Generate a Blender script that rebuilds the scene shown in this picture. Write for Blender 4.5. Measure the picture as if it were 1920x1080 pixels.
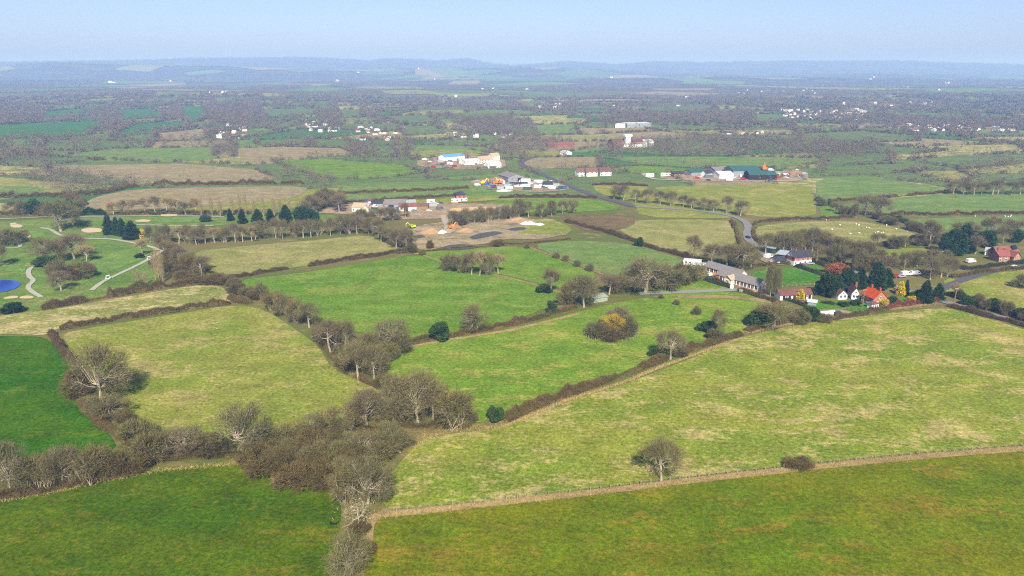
import bpy, math, random
import numpy as np
from mathutils import Vector, Matrix, geometry

for _o in list(bpy.data.objects):
    bpy.data.objects.remove(_o, do_unlink=True)
rng = np.random.default_rng(11)
random.seed(11)
SC = bpy.context.scene
COL = SC.collection

# ------------------------------------------------------------------ camera
CAM_H = 100.0
FPX = 960 / math.tan(math.radians(35))
PITCH = math.atan(412 / FPX)
cam = bpy.data.cameras.new('camera')
cam.sensor_width = 36
cam.angle = math.radians(70)
cam.clip_start = 1
cam.clip_end = 60000
cam_o = bpy.data.objects.new('camera', cam)
cam_o.location = (0, 0, CAM_H)
cam_o.rotation_euler = (math.pi / 2 - PITCH, 0, 0)
COL.objects.link(cam_o)
SC.camera = cam_o

# ------------------------------------------------------------------ sky, sun, exposure
SUN_EL = math.radians(40)
SUN_AZ = Vector((0.12, -1.0, 0)).normalized()       # where the sun stands: behind the viewer
W = bpy.data.worlds.new('World')
SC.world = W
W.use_nodes = True
wn = W.node_tree.nodes
wl = W.node_tree.links
bg = wn['Background']
sky = wn.new('ShaderNodeTexSky')
sky.sky_type = 'NISHITA'
sky.sun_disc = False
sky.sun_elevation = SUN_EL
sky.sun_rotation = math.radians(173)
sky.altitude = 100
sky.air_density = 0.7
sky.dust_density = 1.4
sky.ozone_density = 2.0
tint = wn.new('ShaderNodeMix')
tint.data_type = 'RGBA'
tint.blend_type = 'MULTIPLY'
tint.inputs[0].default_value = 1.0
tint.inputs[7].default_value = (1.10, 1.06, 1.26, 1)
wl.new(sky.outputs[0], tint.inputs[6])
wl.new(tint.outputs[2], bg.inputs[0])
bg.inputs[1].default_value = 0.077
sl = bpy.data.lights.new('sun', 'SUN')
sl.energy = 5.0
sl.angle = math.radians(0.55)
sl.color = (1.0, 0.94, 0.82)
so = bpy.data.objects.new('sun', sl)
so.rotation_euler = (-(SUN_AZ * math.cos(SUN_EL) + Vector((0, 0, math.sin(SUN_EL))))).to_track_quat('-Z', 'Y').to_euler()
so.location = (0, -50, 300)
COL.objects.link(so)
SC.view_settings.view_transform = 'Standard'
SC.view_settings.look = 'None'
SC.view_settings.exposure = 0.82
SC.view_settings.gamma = 1
SC.render.engine = 'CYCLES'
SC.cycles.use_denoising = False
SC.cycles.filter_width = 1.2
SC.cycles.max_bounces = 5
SC.cycles.diffuse_bounces = 3
SC.cycles.volume_bounces = 1
SC.cycles.transparent_max_bounces = 8

# ------------------------------------------------------------------ the lie of the land
SKY_X = [-400, 0, 150, 300, 420, 560, 620, 700, 730, 800, 830, 880, 920, 960, 1010, 1060, 1150, 1200, 1300, 1420, 1560, 1700, 1840, 1920, 2300]
SKY_Y = [118, 118, 118, 114, 112, 111, 112, 115, 111, 113, 115, 111, 119, 123, 122, 117, 121, 117, 117, 117, 116, 117, 121, 125, 126]
R2_X = [-400, 0, 100, 130, 200, 300, 420, 560, 700, 800, 880, 960, 1100, 1200, 1400, 1600, 1920, 2300]
R2_Y = [130, 128, 122, 119, 121, 124, 126, 128, 131, 129, 126, 127, 131, 137, 141, 139, 142, 142]

def sstep(a, b, v):
    t = np.clip((v - a) / (b - a), 0, 1)
    return t * t * (3 - 2 * t)

def hgt(x, y):
    x = np.asarray(x, float)
    y = np.asarray(y, float)
    d = np.hypot(x, y)
    z = sstep(400, 1500, d) * (4 * np.sin(x / 310 + 1.3) * np.cos(y / 270 + .5) + 2.5 * np.sin((x + y) / 190) + 3)
    z = z + sstep(1500, 3500, d) * (6 * np.sin(x / 520 + .4) * np.sin(y / 610) + 5)
    yy = np.maximum(y, 1)
    u = 960 + x / yy * FPX
    wob = 500 * np.sin(x / 2600 + 1)
    fwd = sstep(0, 3000, y)
    for D, sg, X, Y in ((9800, 1500, SKY_X, SKY_Y), (6600, 700, R2_X, R2_Y)):
        top = CAM_H + D * (128 - np.interp(u, X, Y)) / FPX * 1.04
        top = top + 9 * np.sin(x / 330) * np.sin(x / 810 + 1)
        z = np.maximum(z, fwd * top * np.exp(-((y - D - wob) / sg) ** 2))
    r1 = (26 + 12 * np.sin(x / 900)) * np.exp(-((y - 4700 - wob) / 450) ** 2)
    return np.maximum(z, fwd * r1)

def GP(px, py):
    """plan position of the point of the land that the photograph shows at (px, py)"""
    u = (px - 960) / FPX
    v = (540 - py) / FPX
    dy = math.cos(PITCH) + v * math.sin(PITCH)
    dz = -math.sin(PITCH) + v * math.cos(PITCH)
    dz = min(dz, -1e-4)
    t = CAM_H / -dz
    for _ in range(10):
        t = 0.5 * t + 0.5 * (CAM_H - float(hgt(u * t, dy * t))) / -dz
    return u * t, dy * t

def G(px, py):
    x, y = GP(px, py)
    return Vector((x, y, float(hgt(x, y))))

def mpp(p):
    """metres that one pixel of the photograph covers at p, across the line of sight; and the angle below the horizon"""
    depth = p.y * math.cos(PITCH) + (CAM_H - p.z) * math.sin(PITCH)
    return depth / FPX, math.atan2(CAM_H - p.z, math.hypot(p.x, p.y))

# ------------------------------------------------------------------ materials
K = 1.75
def S(r, g, b, k=K):
    """surface colour that comes out near this sRGB value in full sun"""
    def f(c):
        c = c / 255
        return c / 12.92 if c < .04045 else ((c + .055) / 1.055) ** 2.4
    return (min(f(r) / k, .85), min(f(g) / k, .85), min(f(b) / k, .85), 1)

class NT:
    def __init__(s, name):
        s.m = bpy.data.materials.new(name)
        s.m.use_nodes = True
        s.n = s.m.node_tree.nodes
        s.l = s.m.node_tree.links
        s.p = s.n['Principled BSDF']
        s.p.inputs['Roughness'].default_value = .9
        s.p.inputs['Specular IOR Level'].default_value = .0
        s.out = s.n['Material Output']
    def new(s, t, **kw):
        n = s.n.new(t)
        for k, v in kw.items():
            setattr(n, k, v)
        return n
    def put(s, inp, v):
        if isinstance(v, (int, float, tuple)):
            inp.default_value = v
        else:
            s.l.new(v, inp)
    def noise(s, vec, scale, detail=3, rough=.55, dist=0):
        n = s.new('ShaderNodeTexNoise')
        s.put(n.inputs['Vector'], vec)
        n.inputs['Scale'].default_value = scale
        n.inputs['Detail'].default_value = detail
        n.inputs['Roughness'].default_value = rough
        n.inputs['Distortion'].default_value = dist
        return n.outputs['Fac']
    def ramp(s, fac, a, b):
        n = s.new('ShaderNodeMapRange')
        n.interpolation_type = 'SMOOTHSTEP'
        s.put(n.inputs['Value'], fac)
        n.inputs['From Min'].default_value = a
        n.inputs['From Max'].default_value = b
        return n.outputs['Result']
    def math(s, op, a, b):
        n = s.new('ShaderNodeMath', operation=op)
        s.put(n.inputs[0], a)
        s.put(n.inputs[1], b)
        return n.outputs[0]
    def mix(s, fac, a, b, mode='MIX'):
        n = s.new('ShaderNodeMix', data_type='RGBA', blend_type=mode)
        s.put(n.inputs[0], fac)
        s.put(n.inputs[6], a)
        s.put(n.inputs[7], b)
        return n.outputs[2]
    def gain(s, col, fac, lo, hi):
        n = s.new('ShaderNodeMapRange')
        s.put(n.inputs['Value'], fac)
        n.inputs['From Min'].default_value = .25
        n.inputs['From Max'].default_value = .75
        n.inputs['To Min'].default_value = lo
        n.inputs['To Max'].default_value = hi
        c = s.new('ShaderNodeCombineColor')
        for i in range(3):
            s.l.new(n.outputs[0], c.inputs[i])
        return s.mix(1.0, col, c.outputs[0], 'MULTIPLY')
    def pos(s, scale=(1, 1, 1), rot=0, off=(0, 0, 0)):
        g = s.new('ShaderNodeNewGeometry')
        m = s.new('ShaderNodeMapping')
        m.inputs['Scale'].default_value = scale
        m.inputs['Rotation'].default_value = (0, 0, rot)
        m.inputs['Location'].default_value = off
        s.l.new(g.outputs['Position'], m.inputs['Vector'])
        return m.outputs[0]
    def bump(s, h, strength, dist):
        b = s.new('ShaderNodeBump')
        b.inputs['Strength'].default_value = strength
        b.inputs['Distance'].default_value = dist
        s.put(b.inputs['Height'], h)
        s.l.new(b.outputs[0], s.p.inputs['Normal'])
    def col(s, c):
        s.put(s.p.inputs['Base Color'], c)
        return s.m

MATS = {}
def field_mat(name, a, b, tan, amount, patch=.035, rot=.3, aniso=2.0, streak=0.0, fine=.62, rings=False):
    if name in MATS:
        return MATS[name]
    t = NT(name)
    seed = len(MATS) * 37.3
    p0 = t.pos((1, aniso, 1), rot, (seed, seed * .7, 0))
    p1 = t.pos((1, 1, 1), 0, (seed * 1.3, -seed, 0))
    n1 = t.noise(p0, .022, 4, .6)
    c = t.mix(t.ramp(n1, .34, .66), a, b)
    # bleached or mossy drifts, broken up at several scales
    n2 = t.noise(p0, patch, 6, .62, .4)
    n3 = t.noise(p0, .32, 4, .65)
    m = t.math('ADD', t.math('MULTIPLY', n2, .62), t.math('MULTIPLY', n3, .38))
    c = t.mix(t.math('MULTIPLY', t.ramp(m, .60 - amount * .18, .66 - amount * .14), .9), c, tan)
    if streak:
        ps = t.pos((.06, 1.1, 1), rot, (seed, 0, 0))
        c = t.gain(c, t.noise(ps, .35, 3, .6), 1 - streak, 1 + streak)
    c = t.gain(c, t.noise(p1, .11, 3, .6), .72, 1.28)
    # clover and moss against yellowing blades, a few metres across
    c = t.mix(t.math('MULTIPLY', t.ramp(t.noise(p0, .55, 5, .7), .44, .66), .38), c, tan)
    c = t.mix(t.math('MULTIPLY', t.ramp(t.noise(p1, .42, 5, .7), .5, .7), .42), c, a)
    nf = t.noise(p1, .9, 5, .75)
    c = t.gain(c, nf, 1 - fine, 1 + fine)
    c = t.gain(c, t.noise(p1, 2.6, 3, .7), .55, 1.45)
    # scattered tussocks and droppings: small darker tufts
    if rings:   # dark fairy rings of richer grass
        q = t.new('ShaderNodeTexVoronoi')
        q.inputs['Scale'].default_value = .055
        t.l.new(t.pos(), q.inputs['Vector'])
        ring = t.math('MULTIPLY', t.ramp(q.outputs['Distance'], .14, .17), t.ramp(q.outputs['Distance'], .22, .19))
        ring = t.math('MULTIPLY', ring, t.ramp(t.noise(p1, .05, 3, .6), .5, .6))
        c = t.mix(t.math('MULTIPLY', ring, .8), c, tuple(x * .6 for x in a[:3]) + (1,))
    v = t.new('ShaderNodeTexVoronoi')
    v.inputs['Scale'].default_value = .22
    v.inputs['Randomness'].default_value = 1
    t.l.new(p1, v.inputs['Vector'])
    spot = t.ramp(v.outputs['Distance'], .24, .05)
    c = t.mix(t.math('MULTIPLY', spot, .35), c, tuple(x * .55 for x in a[:3]) + (1,))
    t.bump(nf, .5, .22)
    MATS[name] = t.col(c)
    return t.m

def plain(name, c, rough=.8, var=.12, scale=.8, spec=.2, metal=0.0, bump=0.0):
    if name in MATS:
        return MATS[name]
    t = NT(name)
    p = t.pos()
    n = t.noise(p, scale, 4, .65)
    cc = t.gain(c, n, 1 - var, 1 + var)
    t.p.inputs['Roughness'].default_value = rough
    t.p.inputs['Specular IOR Level'].default_value = spec
    t.p.inputs['Metallic'].default_value = metal
    if bump:
        t.bump(t.noise(p, scale * 3, 4, .7), .6, bump)
    MATS[name] = t.col(cc)
    return t.m

def plant_mat(name, cols, attr=False, rough=.9, trans=.0):
    """twigs and leaves: each plant takes its own place on the range of colours"""
    if name in MATS:
        return MATS[name]
    t = NT(name)
    if attr:
        a = t.new('ShaderNodeAttribute', attribute_name='tint')
        f = a.outputs['Fac']
    else:
        f = t.new('ShaderNodeObjectInfo').outputs['Random']
    r = t.new('ShaderNodeValToRGB')
    els = r.color_ramp.elements
    while len(els) < len(cols):
        els.new(.5)
    for i, c in enumerate(cols):
        els[i].position = i / max(1, len(cols) - 1)
        els[i].color = c
    t.l.new(f, r.inputs[0])
    c = t.gain(r.outputs[0], t.noise(t.pos(), .9, 3, .7), .72, 1.28)
    t.p.inputs['Roughness'].default_value = rough
    MATS[name] = t.col(c)
    return t.m

# ------------------------------------------------------------------ objects
def tag(o, label=None, cat=None, group=None, kind=None):
    if label: o['label'] = label
    if cat: o['category'] = cat
    if group: o['group'] = group
    if kind: o['kind'] = kind
    return o

def link(name, me, mat=None, parent=None):
    o = bpy.data.objects.new(name, me)
    COL.objects.link(o)
    if mat is not None and not me.materials:
        me.materials.append(mat)
    if parent is not None:
        o.parent = parent
    return o

def empty(name, loc, rz=0, label=None, cat=None, group=None, sc=1.0):
    o = bpy.data.objects.new(name, None)
    COL.objects.link(o)
    o.location = loc
    o.rotation_euler = (0, 0, rz)
    o.scale = (sc, sc, sc) if isinstance(sc, (int, float)) else sc
    o.empty_display_size = .1
    return tag(o, label, cat, group)

def tri_mesh(name, V, T, tintv=None, smooth=False):
    me = bpy.data.meshes.new(name)
    V = np.ascontiguousarray(V, np.float32)
    T = np.ascontiguousarray(T, np.int32)
    me.vertices.add(len(V))
    me.vertices.foreach_set('co', V.ravel())
    me.loops.add(T.size)
    me.loops.foreach_set('vertex_index', T.ravel())
    me.polygons.add(len(T))
    me.polygons.foreach_set('loop_start', np.arange(0, T.size, 3, dtype=np.int32))
    if smooth:
        me.polygons.foreach_set('use_smooth', np.ones(len(T), bool))
    me.update(calc_edges=True)
    me.validate()
    if tintv is not None:
        a = me.attributes.new('tint', 'FLOAT', 'POINT')
        a.data.foreach_set('value', np.ascontiguousarray(tintv, np.float32))
    return me

class MB:
    """collects simple shapes and links them as one mesh object"""
    def __init__(s):
        s.v, s.f = [], []
    def add(s, vs, fs):
        o = len(s.v)
        s.v += [tuple(v) for v in vs]
        s.f += [tuple(i + o for i in f) for f in fs]
        return s
    def box(s, x0, x1, y0, y1, z0, z1):
        return s.add([(x0, y0, z0), (x1, y0, z0), (x1, y1, z0), (x0, y1, z0), (x0, y0, z1), (x1, y0, z1), (x1, y1, z1), (x0, y1, z1)],
                     [(0, 3, 2, 1), (4, 5, 6, 7), (0, 1, 5, 4), (1, 2, 6, 5), (2, 3, 7, 6), (3, 0, 4, 7)])
    def tube(s, a, b, ra, rb, n=5):
        a, b = Vector(a), Vector(b)
        d = (b - a)
        if d.length < 1e-6:
            return s
        q = d.to_track_quat('Z', 'Y')
        vs = []
        for p, r in ((a, ra), (b, rb)):
            for k in range(n):
                an = 2 * math.pi * k / n
                vs.append(p + q @ Vector((r * math.cos(an), r * math.sin(an), 0)))
        fs = [(k, (k + 1) % n, n + (k + 1) % n, n + k) for k in range(n)]
        fs += [tuple(range(n))[::-1], tuple(range(n, 2 * n))]
        return s.add(vs, fs)
    def prism(s, prof, y0, y1):
        """profile in x,z swept along y"""
        n = len(prof)
        vs = [(x, y0, z) for x, z in prof] + [(x, y1, z) for x, z in prof]
        fs = [tuple(range(n)), tuple(range(n, 2 * n))[::-1]]
        fs += [(k, n + k, n + (k + 1) % n, (k + 1) % n) for k in range(n)]
        return s.add(vs, fs)
    def slab(s, pts, th):
        """polygon given by its upper corners, thickened downward"""
        n = len(pts)
        vs = [tuple(p) for p in pts] + [(p[0], p[1], p[2] - th) for p in pts]
        fs = [tuple(range(n)), tuple(range(n, 2 * n))[::-1]]
        fs += [(k, n + k, n + (k + 1) % n, (k + 1) % n) for k in range(n)]
        return s.add(vs, fs)
    def mesh(s, name):
        me = bpy.data.meshes.new(name)
        me.from_pydata(s.v, [], s.f)
        me.update()
        return me
    def build(s, name, mat, parent=None):
        return link(name, s.mesh(name), mat, parent)

def chaikin(P, it=1, closed=True, c=.2):
    for _ in range(it):
        Q = []
        n = len(P)
        for i in range(n if closed else n - 1):
            a, b = P[i], P[(i + 1) % n]
            Q += [(a[0] * (1 - c) + b[0] * c, a[1] * (1 - c) + b[1] * c), (a[0] * c + b[0] * (1 - c), a[1] * c + b[1] * (1 - c))]
        if not closed:
            Q = [P[0]] + Q[1:-1] + [P[-1]]
        P = Q
    return P

def in_poly(X, Y, P):
    r = np.zeros(len(X), bool)
    n = len(P)
    for i in range(n):
        x0, y0 = P[i]
        x1, y1 = P[(i + 1) % n]
        if y0 == y1:
            continue
        c = ((y0 > Y) != (y1 > Y)) & (X < (x1 - x0) * (Y - y0) / (y1 - y0) + x0)
        r ^= c
    return r

def drape(name, P, lift, mat, label=None, smooth=1, kind='structure', flat=None, step=None):
    """a sheet over the land with plan outline P (metres)"""
    P = chaikin(P, smooth) if smooth else P
    c = np.mean(np.array(P), 0)
    d = math.hypot(*c)
    st = step or min(70, max(6, d * .028))
    B = []
    n = len(P)
    for i in range(n):
        a, b = P[i], P[(i + 1) % n]
        m = max(1, int(math.dist(a, b) / st))
        B += [(a[0] + (b[0] - a[0]) * k / m, a[1] + (b[1] - a[1]) * k / m) for k in range(m)]
    A = np.array(B)
    x0, y0 = A.min(0)
    x1, y1 = A.max(0)
    gx, gy = np.meshgrid(np.arange(x0 + st / 2, x1, st), np.arange(y0 + st / 2, y1, st))
    gx, gy = gx.ravel(), gy.ravel()
    k = in_poly(gx, gy, B)
    pts = [Vector(p) for p in B] + [Vector(p) for p in zip(gx[k], gy[k])]
    nb = len(B)
    r = geometry.delaunay_2d_cdt(pts, [], [list(range(nb))], 1, .02)
    vs, fs = r[0], r[2]
    V = np.array([(v.x, v.y) for v in vs])
    Z = (np.full(len(V), flat) if flat is not None else hgt(V[:, 0], V[:, 1])) + lift * (1 + np.hypot(V[:, 0], V[:, 1]) * .003)
    me = bpy.data.meshes.new(name)
    me.from_pydata([(a, b, z) for (a, b), z in zip(V, Z)], [], [f if geometry.normal([vs[i].to_3d() for i in f[:3]]).z > 0 else f[::-1] for f in fs])
    me.update()
    o = link(name, me, mat)
    return tag(o, label, None, None, kind)

def px_poly(pts):
    return [GP(*p) for p in pts]

def ribbon(name, pts, width, lift, mat, label=None, kind='structure', metres=False, parent=None):
    """a road or path of this width along a line of photograph points"""
    P = pts if metres else [GP(*p) for p in pts]
    P = chaikin(P, 3, False, .25)
    Q = [P[0]]
    for p in P[1:]:
        if math.dist(p, Q[-1]) > 1.5:
            Q.append(p)
    A = np.array(Q)
    T = np.gradient(A, axis=0)
    T /= np.linalg.norm(T, axis=1)[:, None] + 1e-9
    N = np.stack([-T[:, 1], T[:, 0]], 1)
    wv = width / 2 * (1 + .06 * np.sin(np.arange(len(A)) * .9))[:, None]
    L, R = A + N * wv, A - N * wv
    V = np.concatenate([L, R])
    Z = hgt(V[:, 0], V[:, 1]) + lift * (1 + np.hypot(V[:, 0], V[:, 1]) * .003)
    n = len(A)
    me = bpy.data.meshes.new(name)
    me.from_pydata([(a, b, z) for (a, b), z in zip(V, Z)], [], [(i + n, i + 1 + n, i + 1, i) for i in range(n - 1)])
    me.update()
    return tag(link(name, me, mat, parent), label, None, None, kind)
# ------------------------------------------------------------------ ground sheet
def build_ground():
    rr = np.concatenate([[0], np.geomspace(40, 17500, 300)])
    an = np.concatenate([np.linspace(-48, 48, 260), np.linspace(52, 308, 60)])
    an = np.radians(90 - an)
    R_, A_ = np.meshgrid(rr[1:], an, indexing='ij')
    X, Y = R_ * np.cos(A_), R_ * np.sin(A_)
    Z = hgt(X, Y)
    na, nr = len(an), len(rr) - 1
    V = np.concatenate([[[0, 0, 0]], np.stack([X, Y, Z], -1).reshape(-1, 3)])
    i = np.arange(nr - 1)[:, None] * na + 1
    j = np.arange(na)[None, :]
    a = i + j
    b = i + (j + 1) % na
    c = a + na
    d = b + na
    T = np.concatenate([np.stack([a, b, d], -1).reshape(-1, 3), np.stack([a, d, c], -1).reshape(-1, 3)])
    T0 = np.stack([np.zeros(na, int), 1 + (np.arange(na) + 1) % na, 1 + np.arange(na)], -1)
    T = np.concatenate([T[:, ::-1], T0[:, ::-1]])
    t = NT('rough_ground')
    p = t.pos((1, 1.6, 1), .4)
    c = t.mix(t.ramp(t.noise(p, .012, 5, .6), .4, .6), S(112, 122, 58), S(134, 126, 74))
    c = t.mix(t.ramp(t.noise(p, .09, 5, .65), .52, .68), c, S(158, 140, 92))
    c = t.mix(t.ramp(t.noise(p, .004, 3, .5), .55, .7), c, S(108, 108, 66))
    sp_ = t.new('ShaderNodeSeparateXYZ')
    t.l.new(t.pos(), sp_.inputs[0])
    c = t.mix(t.math('MULTIPLY', t.ramp(sp_.outputs[1], 2300, 4200), t.ramp(t.noise(p, .003, 4, .6), .36, .46)), c, S(100, 92, 76))
    nf = t.noise(t.pos(), 1.1, 4, .7)
    c = t.gain(c, nf, .65, 1.35)
    t.bump(nf, .6, .3)
    o = link('ground', tri_mesh('ground', V, T, smooth=True), t.col(c))
    tag(o, 'rough grassy ground of the wide farmland plain', None, None, 'structure')
build_ground()

# ------------------------------------------------------------------ grassland materials
GM = {
    'lush': field_mat('grass_lush', S(68, 106, 2), S(96, 116, 8), S(122, 122, 26), .42, .05, .35, 2, .10),
    'lush2': field_mat('grass_lush_dark', S(54, 108, 2), S(78, 118, 6), S(104, 120, 22), .36, .05, .2, 2, .10),
    'olive': field_mat('grass_olive', S(98, 126, 10), S(124, 131, 18), S(144, 130, 40), .5, .05, .2, 2, .12, .6, True),
    'bleached': field_mat('grass_bleached', S(120, 146, 36), S(152, 158, 56), S(196, 180, 114), .54, .05, .15, 1.7, .07, .66),
    'paddock': field_mat('grass_paddock', S(106, 148, 36), S(130, 158, 50), S(168, 168, 78), .50, .05, .4, 2, .08),
    'meadow': field_mat('grass_meadow', S(130, 150, 48), S(154, 158, 66), S(184, 170, 104), .52, .04, .25, 1.6, .06),
    'strip': field_mat('grass_strip', S(126, 142, 56), S(152, 154, 78), S(208, 190, 134), .74, .05, .2, 1.8, .06),
    'green': field_mat('grass_green', S(104, 146, 40), S(124, 156, 54), S(148, 158, 70), .44, .04, .3, 2, .07),
    'pale': field_mat('grass_pale', S(146, 152, 76), S(164, 160, 94), S(182, 170, 112), .52, .04, .3, 2, .08),
    'right': field_mat('grass_right', S(110, 144, 68), S(128, 152, 78), S(148, 156, 90), .46, .03, .3, 2, .08),
    'golf': field_mat('grass_golf', S(98, 138, 50), S(126, 148, 66), S(150, 156, 90), .42, .04, .1, 1.5, .0),
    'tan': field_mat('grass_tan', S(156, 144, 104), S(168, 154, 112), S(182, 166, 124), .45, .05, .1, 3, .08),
    'brown': field_mat('plough_brown', S(128, 108, 74), S(140, 118, 82), S(112, 112, 62), .4, .06, .2, 3, .12),
    'teal': field_mat('crop_green', S(72, 122, 62), S(84, 132, 66), S(120, 140, 74), .2, .03, .5, 2, .05),
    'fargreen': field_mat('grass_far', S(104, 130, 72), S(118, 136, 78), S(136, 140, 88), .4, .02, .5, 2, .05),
    'lawn': field_mat('lawn', S(76, 134, 36), S(96, 146, 46), S(116, 148, 60), .3, .06, .5, 1, .05),
    'scrubland': field_mat('scrub_ground', S(112, 96, 62), S(126, 112, 70), S(98, 108, 50), .5, .08, .5, 1, .0),
    'mudflat': field_mat('yard_mud', S(176, 158, 120), S(194, 176, 136), S(122, 114, 90), .5, .05, .2, 2.6, .0),
    'sandyard': field_mat('yard_gravel', S(178, 156, 124), S(192, 170, 136), S(150, 132, 108), .4, .1, .2, 1, .0),
}
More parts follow.
